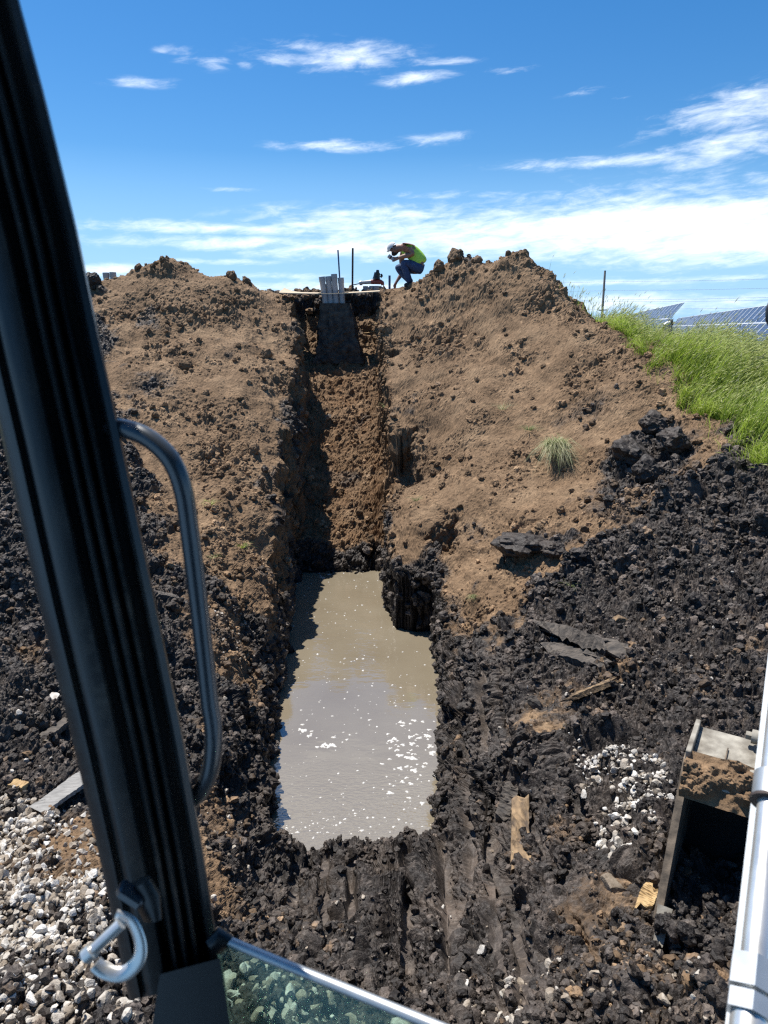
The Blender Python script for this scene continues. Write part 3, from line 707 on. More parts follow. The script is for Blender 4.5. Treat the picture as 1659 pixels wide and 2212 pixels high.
# ------------------------------------------------------------------ stones, clods, gravel
def ico(sub):
    import bmesh
    bm = bmesh.new(); bmesh.ops.create_icosphere(bm, subdivisions=sub, radius=1)
    V = np.array([v.co[:] for v in bm.verts]); Fc = np.array([[v.index for v in f.verts] for f in bm.faces]); bm.free()
    return V, Fc
ICO1, ICO2, ICO3, ICO4 = ico(1), ico(2), ico(3), ico(4)
def rot_mat(r):
    q = r.normal(size=4); q /= np.linalg.norm(q); a, b, c, d = q
    return np.array([[a*a+b*b-c*c-d*d, 2*(b*c-a*d), 2*(b*d+a*c)], [2*(b*c+a*d), a*a-b*b+c*c-d*d, 2*(c*d-a*b)], [2*(b*d-a*c), 2*(c*d+a*b), a*a-b*b-c*c+d*d]])
def angular(r, base=ICO2, cuts=9):
    V = base[0].copy()
    for _ in range(cuts):
        n = r.normal(size=3); n /= np.linalg.norm(n); d = .40 + .36 * r.random()
        s = V @ n - d; V -= np.where(s > 0, s, 0)[:, None] * n
    V *= np.array([1, .6 + .45 * r.random(), .45 + .4 * r.random()]); V *= 1 + .10 * perlin(V + r.random() * 50, 2.6)[:, None]
    return (V @ rot_mat(r).T) * (1.2)
def lumpy(r, base=ICO3, amp=.42):
    V = base[0].copy(); off = r.random() * 200
    n = fbm(V + off, 1.1, 2, .5) * amp + np.abs(perlin(V + off, 3.2)) * amp * .55 + perlin(V + off, 7.5) * amp * .22
    V = V * (1 + n)[:, None] * np.array([1, .7 + .4 * r.random(), .55 + .4 * r.random()])
    return V @ rot_mat(r).T
r5 = np.random.default_rng(23)
STN = [angular(r5) for _ in range(30)]; CLD = [lumpy(r5, ICO2, .55) for _ in range(30)]; CLD3 = [lumpy(r5, ICO3) for _ in range(16)]; CLD1 = [lumpy(r5, ICO1, .5) for _ in range(30)]
def scatter(name, proto, base, pts, sizes, mat, label, var, soil_v=None, sink=.3, smooth=False):
    Vs, Fs, va, so = [], [], [], []; b = 0
    for i, (p, s) in enumerate(zip(pts, sizes)):
        V = proto[r5.integers(len(proto))] * s; th = r5.random() * 6.28; c_, s_ = math.cos(th), math.sin(th)
        V = V @ np.array([[c_, s_, 0], [-s_, c_, 0], [0, 0, 1]]) + np.array(p) + np.array([0, 0, s * (1 - 2 * sink) * .5])
        Vs.append(V); Fs.append(base[1] + b); b += len(V); va.append(np.full(len(V), var[i])); 
        if soil_v is not None: so.append(np.full(len(V), soil_v[i]))
    me = mesh_np(name, np.concatenate(Vs), tris=np.concatenate(Fs), smooth=smooth)
    va = np.concatenate(va); fattr(me, 'var', va)
    if soil_v is not None:
        fattr(me, 'soil', np.concatenate(so)); fattr(me, 'red', va * 0); fattr(me, 'wet', va * 0)
    return tag(link(name, me, mat), label, None, kind='stuff')
# gravel of crushed limestone: lower left corner, beside the bucket, under the glass, strays
def world_pts(cands): 
    P = np.array(cands); return np.stack([P[:, 0], P[:, 1], ground_z(P[:, 0], P[:, 1])], 1)
gpts, gs, gv = [], [], []
def add_gravel(poly, n, s0, s1, v0, v1, dens=None):
    pl = [hit(*p)[:2] for p in poly]; P = np.array(pl); lo, hi = P.min(0), P.max(0); got = 0; tries = 0
    while got < n and tries < 60:
        tries += 1
        c = lo + (hi - lo) * r5.random((n, 2)); sd = poly_sd(c[:, 0], c[:, 1], pl)
        pr = np.stack([c[:, 0], c[:, 1], 0 * c[:, 0]], 1)
        nz = fbm(pr, 2.6, 3)
        keep = (sd > 0) & ((sd * 3 + nz * .9 + .15) > r5.random(n) * .9 - (.0 if dens is None else dens))
        for q in c[keep]:
            if got >= n: break
            gpts.append((q[0], q[1], float(ground_z(q[0], q[1])))); k = r5.random()
            gs.append(s0 + (s1 - s0) * k ** 2.2); gv.append(v0 + (v1 - v0) * r5.random()); got += 1
add_gravel([(-120, 1760), (110, 1740), (220, 1860), (250, 1990), (290, 2120), (320, 2300), (-200, 2300)], 2900, .006, .031, .14, .98, -.05)
add_gravel([(-60, 1640), (140, 1700), (260, 1800), (420, 1820), (440, 1960), (300, 2000), (100, 1900), (-60, 1900)], 420, .008, .026, .1, .8)
add_gravel([(1240, 1610), (1370, 1610), (1450, 1690), (1480, 1830), (1440, 1930), (1320, 1890), (1250, 1770)], 420, .006, .034, .25, .95, -.12)
add_gravel([(1225, 1590), (1290, 1580), (1330, 1680), (1280, 1720)], 60, .008, .02, .5, 1.0)
add_gravel([(490, 2070), (640, 2120), (880, 2212), (940, 2330), (450, 2330)], 260, .012, .04, .2, .9)
add_gravel([(1000, 2120), (1560, 2050), (1580, 2330), (950, 2330)], 130, .008, .03, .1, .7)
add_gravel([(-100, 1250), (200, 1250), (400, 1600), (560, 1750), (560, 2100), (300, 1900), (-100, 1700)], 330, .006, .022, .05, .75)
add_gravel([(1000, 1450), (1659, 1100), (1659, 1550), (1400, 1560), (1000, 1900)], 200, .006, .022, .0, .7)
add_gravel([(400, 1290), (560, 1300), (560, 1500), (480, 1560)], 110, .008, .024, .1, .75)
add_gravel([(620, 1900), (1200, 1900), (1300, 2150), (600, 2150)], 50, .006, .016, .1, .7)
scatter('gravel', STN, ICO2, gpts, gs, M['stone'], 'crushed white limestone gravel spread over the black soil', gv, sink=.5)
# loose clods of earth over the heaps and the black ground
n = 60000
w_ok = (lab != 4) & (T[:, 1] > 1.7) & (T[:, 1] < 18) & (np.abs(TPX - CX) < 1000) & (TPY < 2350) & (T[:, 2] > WATER_Z + .03)
cand = np.where(w_ok)[0]; pk = r5.choice(cand, n * 3)
pr = (.55 + .45 * (soil_f[pk] > .5)) * (1 - np.clip(SMEAR[pk] * 2.5, 0, 1)) * np.clip(.12 + 1.0 * (rough[pk] - .35), 0.04, 1) * np.where(inside[pk] > .5, .5, 1)
pk = pk[r5.random(len(pk)) < pr][:n]
sz = (.005 + .045 * r5.random(len(pk)) ** 5.0) * np.clip(T[pk, 1] / 7, .55, 1.3) * (1 + .1 * (soil_f[pk] > .6))
small = sz < .0085; small2 = (sz >= .0085) & (sz < .018); mid = (sz >= .018) & (sz < .036)
for nm, sel, pro, bs in (('fine_crumbs', small, CLD1, ICO1), ('soil_crumbs', small2, CLD, ICO2), ('earth_crumbs', mid, CLD, ICO2), ('earth_clods', ~(small | mid), CLD3, ICO3)):
    ids = pk[sel]
    scatter(nm, pro, bs, T[ids], sz[sel], M['soil'], 'crumbled clods of earth lying over the heaps and the ground', np.clip(.5 + .45 * r5.normal(size=len(ids)), 0, 1.15), soil_v=np.clip(soil_f[ids] + .15 * r5.normal(size=len(ids)), 0, 1), sink=.25)

def lump(name, px, py, size, label, cat, mat, soil_v=None, angular_=False, group=None, flat=1.0, sink=.5, var=.5, seed=0, stretch=(1, 1, 1)):
    p = hit(px, py, 4); rr = np.random.default_rng(seed + int(px * 7 + py))
    V = (angular(rr, ICO3, 12) if angular_ else lumpy(rr, ICO4, .34)) * size * np.array(stretch); V[:, 2] *= flat
    fc = ICO3[1] if angular_ else ICO4[1]
    V[:, 2] -= V[:, 2].min() * (1 - sink)
    V[:, 2] += 0
    me = mesh_np(name, V, tris=fc, smooth=False)
    fattr(me, 'var', np.full(len(V), var))
    if soil_v is not None: fattr(me, 'soil', np.full(len(V), soil_v)); fattr(me, 'red', np.zeros(len(V))); fattr(me, 'wet', np.zeros(len(V)))
    o = link(name, me, mat); o.location = p; return tag(o, label, cat, group)
G1 = 'big lumps of black earth on the right heap'
lump('earth_lump', 1125, 1190, .27, 'largest flat slab of black earth low on the right spoil heap', 'earth lump', M['soil'], 1, flat=.5, group=G1)
lump('earth_lump', 1190, 1195, .16, 'black earth lump just right of the largest flat slab', 'earth lump', M['soil'], 1, flat=.6, group=G1)
lump('earth_lump', 1250, 1210, .13, 'small black earth lump, last of three in a row right of the flat slab', 'earth lump', M['soil'], 1, flat=.7, group=G1)
lump('earth_lump', 1360, 990, .27, 'biggest lump in the black soil patch on the right heap', 'earth lump', M['soil'], 1, group=G1, flat=.8)
lump('earth_lump', 1415, 935, .20, 'black lump at the top of the dark patch near the grass', 'earth lump', M['soil'], 1, group=G1, flat=.85)
lump('earth_lump', 1450, 965, .20, 'black lump at the grass side of the dark soil patch', 'earth lump', M['soil'], 1, group=G1, flat=.85)
lump('earth_lump', 1400, 1040, .18, 'black lump at the lower end of the dark soil patch', 'earth lump', M['soil'], 1, group=G1)
G2 = 'clods along the crest of the heaps'
for (px, py, s, lb) in [(352, 566, .09, 'dark clod on the very top of the left spoil heap'), (300, 582, .10, 'dark clod on the left shoulder of the left heap crest'), (500, 600, .11, 'rough dark clod on the second hump of the left heap'),
                        (535, 610, .12, 'dark clod sloping down right of the second hump'), (985, 562, .16, 'large dark clod on the hump behind the crouching man'), (1030, 566, .13, 'dark clod next to the pointed peak of the right heap'),
                        (1098, 552, .07, 'small clod on the pointed peak of the right heap'), (950, 586, .14, 'dark clod just behind the boots of the crouching man')]:
    lump('earth_clod', px, py, s, lb, 'earth clod', M['soil'], .38, group=G2, sink=.6)
for (px, py, s, lb) in [(400, 795, .12, 'brown clod half way down the left heap'), (545, 975, .13, 'brown clod near the trench edge of the left heap'), (575, 770, .13, 'brown clod high on the left heap above the trench wall')]:
    lump('earth_clod', px, py, s, lb, 'earth clod', M['soil'], .1, group=G2, sink=.68)
lump('rock', 707, 905, .11, 'tan flat rock on the trench floor', 'rock', M['stone'], None, True, flat=.7, var=.25)
lump('rock', 1043, 2058, .036, 'single white stone on the tooth-marked black ramp', 'rock', M['stone'], None, True, var=.85, sink=.15)
lump('rock', 1325, 1930, .07, 'reddish brown rock left of the excavator bucket', 'rock', M['stone'], None, True, var=.12)
lump('rock', 1335, 1345, .10, 'rounded orange brown clod of clay in the black soil', 'rock', M['wood'], None, True, flat=.6)
lump('rock', 1160, 1530, .08, 'rounded brown stone sunk in black soil right of the water', 'rock', M['wood_dark'], None, True)
lump('rock', 115, 1510, .045, 'pale round stone in the black soil left of the pillar', 'rock', M['stone'], None, True, var=.8)
lump('rock', 1262, 1805, .07, 'dark grey lump of clay beside the white gravel', 'rock', M['soil'], 1)

# ------------------------------------------------------------------ wood pieces
def board(name, a, b, w, th, label, mat, lift=.02, cat='board', roll=0.0, group=None, jag_=.15, rag=1.0):
    A = hit(*a); B = hit(*b); A[2] += lift; B[2] += lift
    c = (A + B) / 2; ax = (B - A); L = np.linalg.norm(ax); ax /= L
    sd = np.cross(ax, [0, 0, 1.]); sd /= np.linalg.norm(sd); up = np.cross(sd, ax)
    sd, up = sd * math.cos(roll) + up * math.sin(roll), up * math.cos(roll) - sd * math.sin(roll)
    rr = np.random.default_rng(int(a[0] * 3 + a[1])); m = 26; k = 9; V = []; fs = []
    prof = [(-1, -1), (-.5, -1), (0, -1), (.5, -1), (1, -1), (1, 1), (.5, 1), (0, 1), (-.5, 1), (-1, 1)]
    n_ = len(prof); e0 = rr.normal(size=n_) * jag_; e1 = rr.normal(size=n_) * jag_
    for i in range(m):
        t = i / (m - 1)
        for j, (p, q) in enumerate(prof):
            tt = t + (e0[j] * (1 - t) ** 6 - abs(e1[j]) * t ** 6) * .5
            taper = 1 - .18 * t ** 3
            V.append(ax * (tt - .5) * L + sd * p * w / 2 * taper * (1 + rag * (.035 * rr.normal() + .10 * math.sin(t * 4 + a[0]))) + up * q * th / 2 * (1 + rag * (.10 * rr.normal() + .15 * math.sin(t * 7 + j))))
    for i in range(m - 1):
        for j in range(n_):
            j2 = (j + 1) % n_; fs.append((i * n_ + j, i * n_ + j2, (i + 1) * n_ + j2, (i + 1) * n_ + j))
    fs.append(tuple(range(n_ - 1, -1, -1))); fs.append(tuple((m - 1) * n_ + j for j in range(n_)))
    return tag(MB().add([v + c for v in V], fs).build(name, mat, loc=tuple(c)), label, cat, group)
GW = 'broken pieces of wood in the dug earth'
board('wood_plank', (1122, 1752), (1124, 1915), .125, .10, 'brown splintered plank lying along the black ramp, largest of the wood', M['wood'], .06, 'wood piece', group=GW, jag_=.07)
board('wood_plank', (1085, 1775), (1112, 1700), .11, .09, 'short muddy wood stub at the upper end of the splintered plank', M['wood_dark'], .02, 'wood piece', group=GW)
board('wood_plank', (92, 1760), (200, 1680), .14, .022, 'flat grey weathered board in the soil left of the cab pillar', M['wood_grey'], .035, 'wood piece', .1, group=GW)
board('wood_plank', (28, 1698), (58, 1706), .06, .03, 'small yellow wood chip left of the grey board', M['wood_pale'], .02, 'wood piece', group=GW)
board('wood_plank', (1195, 1372), (1372, 1425), .24, .10, 'long dark rotten timber lying in the black soil', M['wood_dark'], .04, 'wood piece', group=GW, roll=.5, jag_=.55, rag=2.6)
board('wood_plank', (1188, 1405), (1340, 1452), .14, .07, 'dark rotten timber below the longer rotten one', M['wood_dark'], .02, 'wood piece', group=GW, roll=-.4, jag_=.5, rag=2.6)
board('wood_plank', (1238, 1515), (1340, 1475), .10, .04, 'pale split plank below the rotten timbers', M['wood'], .04, 'wood piece', group=GW, roll=.4, jag_=.35)
board('wood_plank', (1388, 1978), (1410, 1925), .07, .05, 'bright yellow block of split wood beside the bucket teeth', M['wood_pale'], .03, 'wood piece', group=GW, jag_=.3)
board('wood_plank', (1212, 1575), (1236, 1558), .022, .01, 'small pale splinter above the white gravel', M['wood_pale'], .01, 'wood piece', group=GW)
board('wood_plank', (1382, 2000), (1402, 2090), .022, .015, 'thin dark stick in the soil under the bucket', M['wood_dark'], .015, 'wood piece', group=GW)
board('wood_plank', (95, 1600), (175, 1545), .07, .04, 'dark wet timber above the grey board', M['wood_dark'], .02, 'wood piece', group=GW)
board('wood_plank', (340, 1290), (385, 1300), .10, .05, 'dark wood chunk between the pillar and the grab handle', M['wood_dark'], .03, 'wood piece', group=GW)
def twig(pts, r, label):
    P = [hit(*p) + np.array([0, -.03, .03]) for p in pts]
    tag(MB().tube(spline(P, 4), r, 6).build('root_twig', M['wood_pale'], smooth=True, loc=tuple(P[0])), label, 'twig', 'pale roots sticking out of the trench walls')
twig([(770, 724), (790, 721), (812, 719)], .010, 'pale root sticking out of the pit wall right of the conduits')
twig([(783, 715), (797, 706), (812, 700)], .007, 'thin pale root slanting above the level one in the pit')
twig([(634, 700), (648, 715), (656, 730)], .008, 'pale bent root on the left pit wall')
twig([(655, 760), (668, 757)], .008, 'short pale root at the left foot of the pit')
twig([(672, 745 + 60), (676, 845)], .008, 'thin brown root at the left side of the trench floor')

# ------------------------------------------------------------------ grass
def blades(P, L, W, lean_dir, lean, seg=4, seed=1):
    r = np.random.default_rng(seed); n = len(P)
    th = r.random(n) * 2 * math.pi
    ld = lean_dir + .5 * np.sin(P[:, 0] * 1.7 + P[:, 1] * 1.3) + r.normal(size=n) * .55
    dx = np.cos(ld); dy = np.sin(ld)
    ln = lean * (.35 + .9 * r.random(n))
    sx = np.cos(th); sy = np.sin(th)
    V = np.zeros((n, seg * 2 + 1, 3), np.float32); 
    for k in range(seg + 1):
        t = k / seg; hz = L * (t - .28 * ln * t * t); off = L * ln * t ** 2.0 * .75
        cx = P[:, 0] + dx * off; cy = P[:, 1] + dy * off; cz = P[:, 2] + hz
        wv = W * (1 - t) ** .7 * .5
        if k < seg:
            V[:, 2 * k] = np.stack([cx - sx * wv, cy - sy * wv, cz], 1); V[:, 2 * k + 1] = np.stack([cx + sx * wv, cy + sy * wv, cz], 1)
        else: V[:, 2 * seg] = np.stack([cx, cy, cz], 1)
    b = (np.arange(n) * (2 * seg + 1))[:, None]
    q = np.concatenate([np.stack([b[:, 0] + 2 * k, b[:, 0] + 2 * k + 1, b[:, 0] + 2 * k + 3, b[:, 0] + 2 * k + 2], 1) for k in range(seg - 1)])
    t_ = np.stack([b[:, 0] + 2 * seg - 2, b[:, 0] + 2 * seg - 1, b[:, 0] + 2 * seg], 1)
    return V.reshape(-1, 3), q, t_, (2 * seg + 1)
def grass_obj(name, P, L, W, ld, lean, mat, base_var, tip, seed, heads=.3):
    V, q, t_, m = blades(P, L, W, ld, lean, 4, seed); n = len(P)
    r = np.random.default_rng(seed + 9)
    bv = np.clip(base_var + .14 * r.normal(size=n), 0, 1)
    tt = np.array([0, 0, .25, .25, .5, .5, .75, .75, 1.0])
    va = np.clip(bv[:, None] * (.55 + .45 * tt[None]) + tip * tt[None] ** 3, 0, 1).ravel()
    # seed heads: slim spindles at some tips
    hs = np.where(r.random(n) < heads)[0]
    if len(hs):
        tipp = V.reshape(n, m, 3)[hs, 8]; prev = V.reshape(n, m, 3)[hs, 6:8].mean(1)
        d = tipp - prev; d /= np.linalg.norm(d, axis=1)[:, None] + 1e-9
        hl = (.07 + .07 * r.random(len(hs)))[:, None]; sdv = np.cross(d, r.normal(size=(len(hs), 3))); sdv /= np.linalg.norm(sdv, axis=1)[:, None]
        sd2 = np.cross(d, sdv); wv = .0065
        ring = [tipp - d * .01, tipp + d * hl * .35 + sdv * wv, tipp + d * hl * .35 - sdv * wv * .5 + sd2 * wv * .9, tipp + d * hl * .35 - sdv * wv * .5 - sd2 * wv * .9, tipp + d * hl + np.array([.012, 0, -.01])]
        HV = np.stack(ring, 1).reshape(-1, 3); b = len(V) + np.arange(len(hs)) * 5
        tr_ = []
        for a_, b_ in ((1, 2), (2, 3), (3, 1)):
            tr_.append(np.stack([b, b + a_, b + b_], 1)); tr_.append(np.stack([b + 4, b + b_, b + a_], 1))
        t_ = np.concatenate([t_] + tr_); V = np.concatenate([V, HV])
        va = np.concatenate([va, np.clip(.86 + .1 * r.normal(size=len(HV)), 0, 1)])
    me = mesh_np(name, V, quads=q, tris=t_, smooth=True); fattr(me, 'var', va)
    return link(name, me, mat)
rg_ = np.random.default_rng(3)
edge_y = [5, 7, 8, 10, 12, 14, 16, 18, 22]; edge_x = [5.6, 4.75, 4.5, 4.65, 4.35, 4.3, 4.7, 5.2, 6.2]
c = np.stack([4 + 9 * rg_.random(260000), 6.3 + 13.5 * rg_.random(260000)], 1)
c3 = np.stack([c[:, 0], c[:, 1], 0 * c[:, 0]], 1)
clump = fbm(c3, .9, 3); clump2 = fbm(c3, 3.5, 2)
sdg = c[:, 0] - np.interp(c[:, 1], edge_y, edge_x)
vis = c[:, 0] < .66 * c[:, 1] + 1.0
keep = (sdg + clump2 * .25 > 0) & vis & (rg_.random(len(c)) < np.clip(.55 + .7 * clump + .2 * clump2, .08, 1))
c = c[keep][:80000]; clump = clump[keep][:80000]; sdg = sdg[keep][:80000]
P = np.stack([c[:, 0], c[:, 1], ground_z(c[:, 0], c[:, 1]) - .02], 1)
Lg = (.30 + .42 * rg_.random(len(P)) + .34 * np.clip(clump, -.6, 1)) * np.clip(.6 + sdg * 1.2, .6, 1) * np.interp(c[:, 1], [9, 14], [1.12, .78])
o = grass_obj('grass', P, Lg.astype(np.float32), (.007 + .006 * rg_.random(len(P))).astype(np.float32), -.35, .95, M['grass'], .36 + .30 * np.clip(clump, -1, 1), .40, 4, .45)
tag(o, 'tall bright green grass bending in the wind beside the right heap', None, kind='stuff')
dsel = rg_.random(len(P)) < .035
Pd = P[dsel]
o = grass_obj('dry_stalks', Pd, (Lg[dsel] * 1.25).astype(np.float32), np.full(len(Pd), .006, np.float32), -.2, .6, M['hay'], .8, .15, 44, .9)
tag(o, 'pale dry seed stalks standing among the green grass', None, kind='stuff')
esel = rg_.random(9000)
ey = 6.8 + 10 * rg_.random(9000); exx = np.interp(ey, edge_y, edge_x) - np.abs(.13 * rg_.normal(size=9000)) + .12
k_ = fbm(np.stack([exx, ey, 0 * ey], 1), 2.2, 2) > .12
Pe = np.stack([exx[k_], ey[k_], ground_z(exx[k_], ey[k_]) - .01], 1)
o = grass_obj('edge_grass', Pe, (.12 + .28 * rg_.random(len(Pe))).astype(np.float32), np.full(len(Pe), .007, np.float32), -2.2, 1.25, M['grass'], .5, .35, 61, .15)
tag(o, 'bent grass spilling over the edge of the right heap', None, kind='stuff')
def tuft(name, px, py, n, L, label, mat, rad, lean, cat, var=.5, spread=None, heads=.0, group=None, up=0.0, ld=None, wd=.006, droop=.9):
    p = hit(px, py); r = np.random.default_rng(int(px + py)); a = r.random(n) * 6.28; q = rad * r.random(n) ** .5
    Pq = np.stack([q * np.cos(a), q * np.sin(a), np.full(n, up)], 1)
    V, qd, t_, m = blades(Pq, (L * (.5 + .6 * r.random(n))).astype(np.float32), np.full(n, wd, np.float32), 0.0, 0.0, 4, int(px))
    # fan outwards: rebuild with individual lean directions
    th = r.random(n) * 6.28
    Vn = V.reshape(n, m, 3); Ls = Vn[:, 8, 2] - up; tt = np.array([0, 0, .25, .25, .5, .5, .75, .75, 1.0])
    la = (a if ld is None else ld + .42 * r.normal(size=n)); ln = lean * (.5 + .8 * r.random(n))
    off = (Ls * ln)[:, None] * tt[None] ** 1.6
    Vn[:, :, 0] += np.cos(la)[:, None] * off; Vn[:, :, 1] += np.sin(la)[:, None] * off
    Vn[:, :, 2] = up + Ls[:, None] * (tt[None] - np.minimum(droop, .62 * droop / .9 * ln)[:, None] * tt[None] ** 2)
    me = mesh_np(name, Vn.reshape(-1, 3), quads=qd, tris=t_, smooth=True)
    fattr(me, 'var', np.clip(np.repeat(var + .2 * r.normal(size=n), m) + np.tile(tt * .15, n), 0, 1))
    o = link(name, me, mat); o.location = p; return tag(o, label, cat, group)
GT = 'grass tufts lying on the heaps'
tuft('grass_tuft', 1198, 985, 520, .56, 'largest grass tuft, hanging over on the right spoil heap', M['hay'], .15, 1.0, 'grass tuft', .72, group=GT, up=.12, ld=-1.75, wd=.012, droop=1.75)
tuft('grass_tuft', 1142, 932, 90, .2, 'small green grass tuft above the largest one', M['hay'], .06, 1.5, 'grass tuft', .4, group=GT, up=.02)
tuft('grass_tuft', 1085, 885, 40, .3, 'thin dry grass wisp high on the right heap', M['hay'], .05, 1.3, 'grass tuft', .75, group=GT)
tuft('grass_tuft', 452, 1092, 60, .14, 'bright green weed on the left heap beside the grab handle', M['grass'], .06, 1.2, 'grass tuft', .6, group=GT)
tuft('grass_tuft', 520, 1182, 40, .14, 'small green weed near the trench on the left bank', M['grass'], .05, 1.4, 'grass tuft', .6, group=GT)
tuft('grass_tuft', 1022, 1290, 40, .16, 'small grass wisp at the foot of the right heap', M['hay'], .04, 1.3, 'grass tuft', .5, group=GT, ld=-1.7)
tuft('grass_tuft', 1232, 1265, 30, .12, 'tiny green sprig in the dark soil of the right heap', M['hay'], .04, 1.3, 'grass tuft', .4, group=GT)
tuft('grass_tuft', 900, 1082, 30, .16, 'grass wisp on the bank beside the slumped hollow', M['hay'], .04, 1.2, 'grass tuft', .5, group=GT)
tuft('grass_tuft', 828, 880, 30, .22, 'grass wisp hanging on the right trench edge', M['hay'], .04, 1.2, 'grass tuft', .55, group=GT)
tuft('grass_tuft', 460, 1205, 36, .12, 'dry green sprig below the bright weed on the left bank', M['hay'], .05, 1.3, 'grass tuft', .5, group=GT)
def weed(px, py, Y, H, n, label):
    b = at(px, py, Y); r = np.random.default_rng(int(px)); 
    Pq = np.stack([b[0] + .22 * r.normal(size=n), b[1] + .2 * r.normal(size=n), np.full(n, 0.0)], 1); Pq[:, 2] = ground_z(Pq[:, 0], Pq[:, 1])
    hgt = max(.3, (b[2] - Pq[:, 2].mean()) + H)
    o = grass_obj('tall_grass', Pq, (hgt * (.6 + .5 * r.random(n))).astype(np.float32), np.full(n, .009, np.float32), .1, .35, M['grass'], .5, .4, int(px), .8)
    tag(o, label, 'grass clump', 'tall grass clumps against the sky')
weed(1258, 678, 15.0, .30, 70, 'lone pale tall grass clump behind the heap left of the utility pole')
weed(1338, 690, 15.2, .30, 120, 'tall green grass clump just right of the utility pole')
weed(1385, 690, 15.5, .32, 60, 'tall seedy weeds in front of the tilted solar table')

# ------------------------------------------------------------------ conduits, plywood, stakes
def pipe(top, bottom, r, label, group, name='conduit_pipe'):
    A = np.array(top); B = np.array(bottom); ax = A - B; L = np.linalg.norm(ax); ax /= L
    e = empty(name, tuple(B), label, 'conduit pipe', group)
    u = np.cross(ax, [0, 1., 0]); u /= np.linalg.norm(u); w = np.cross(ax, u); n = 28; V = []; fs = []
    rings = [(0, r), (L - .12, r), (L - .11, r * 1.08), (L, r * 1.10), (L, r * .97), (L - .10, r * .93), (L - .6 if L > .8 else L * .3, r * .93)]
    for (h, q) in rings:
        for k in range(n): V.append(B + ax * h + q * (math.cos(6.2832 * k / n) * u + math.sin(6.2832 * k / n) * w))
    for i in range(len(rings) - 1):
        for k in range(n): fs.append((i * n + k, i * n + (k + 1) % n, (i + 1) * n + (k + 1) % n, (i + 1) * n + k))
    MB().add(V, fs).build('pipe_wall', M['pvc'], e, smooth=True)
    return e
GP = 'grey conduits rising through the plywood'
YB = 17.35
for (xt, yt, xb, dY, lb) in [(695, 598, 708, 0, 'leftmost grey conduit rising through the plywood'), (709, 597, 718, .02, 'second grey conduit from the left in the plywood'),
                             (721.5, 592, 729, .0, 'tallest grey conduit in the plywood, third from the left'), (736, 600, 742, .03, 'rightmost grey conduit rising through the plywood'),
                             (703, 614, 712, .22, 'short grey conduit behind the two left ones in the plywood')]:
    pipe(at(xt, yt, YB + dY), at(xb, 690, YB + dY), .0665, lb, GP)
GP2 = 'short cut conduits beyond the plywood'
for i, (xc, yt, Yd, lb) in enumerate([(789.5, 618, 19.0, 'leftmost short conduit stub under the saw'), (796, 620, 19.25, 'second conduit stub under the saw, set back'), (803, 617.5, 18.95, 'middle conduit stub under the saw'),
                                     (812.5, 617.5, 18.9, 'widest looking conduit stub under the saw handle'), (819, 618, 19.1, 'fourth conduit stub from the left under the saw battery'), (826, 620, 19.2, 'rightmost conduit stub under the saw')]):
    t_ = at(xc, yt, Yd); pipe(t_, (t_[0], t_[1], t_[2] - .42), .06, lb, GP2)
GP3 = 'conduit pair behind the left heap'
t_ = at(228.5, 589, 19.0); pipe(t_, (t_[0] + .02, t_[1], t_[2] - 1.1), .075, 'left conduit of the pair standing behind the left heap', GP3)
t_ = at(243.5, 588, 19.0); pipe(t_, (t_[0] - .02, t_[1], t_[2] - 1.1), .075, 'right conduit of the pair standing behind the left heap', GP3)
# mud-caked block around the conduits
V = []; fs = []; nx, nz = 44, 60
tl, tr_ = at(692, 655, 17.25), at(755, 655, 17.25); bl, br_ = at(681, 785, 16.95), at(782, 785, 16.95)
rb = []
per = [(u_, 0.0) for u_ in np.linspace(0, 1, 26)] + [(1.0, d_) for d_ in np.linspace(.1, 1, 10)] + [(u_, 1.0) for u_ in np.linspace(1, 0, 26)[1:]] + [(0.0, d_) for d_ in np.linspace(.9, .1, 9)]
npz = len(per)
for j in range(nz):
    t = j / (nz - 1); L_ = bl + (tl - bl) * t; R_ = br_ + (tr_ - br_) * t
    for (u_, d_) in per:
        q = L_ + (R_ - L_) * u_; q = q + np.array([0, d_ * (.62 + .1 * (1 - t)), 0]); V.append(q)
V = np.array(V)
cen = V.reshape(nz, npz, 3).mean(1).repeat(npz, 0); nd = V - cen; nd[:, 2] = 0; nd /= np.linalg.norm(nd, axis=1)[:, None]
hh = (np.arange(nz) / (nz - 1)).repeat(npz)
ush = np.array([p[0] for p in per] * nz); front = np.array([p[1] < .05 for p in per] * nz)
V += nd * (.07 * fbm(V, 2.6, 3) * (1.25 - hh) + .06 * (1 - hh) * np.abs(perlin(V, 5)) + .03 * np.abs(perlin(V, 12)) + .016 * perlin(V, 24) + .034 * front * np.abs(np.sin(ush * math.pi * 4.0)) * hh)[:, None]
for j in range(nz - 1):
    for k in range(npz):
        k2 = (k + 1) % npz; fs.append((j * npz + k, j * npz + k2, (j + 1) * npz + k2, (j + 1) * npz + k))
fs.append(tuple((nz - 1) * npz + k for k in range(npz)))
tag(MB().add(V, fs).build('duct_bank', M['mud'], loc=tuple(V.mean(0))), 'dark block of mud caked round the lower conduits in the pit', 'duct bank')
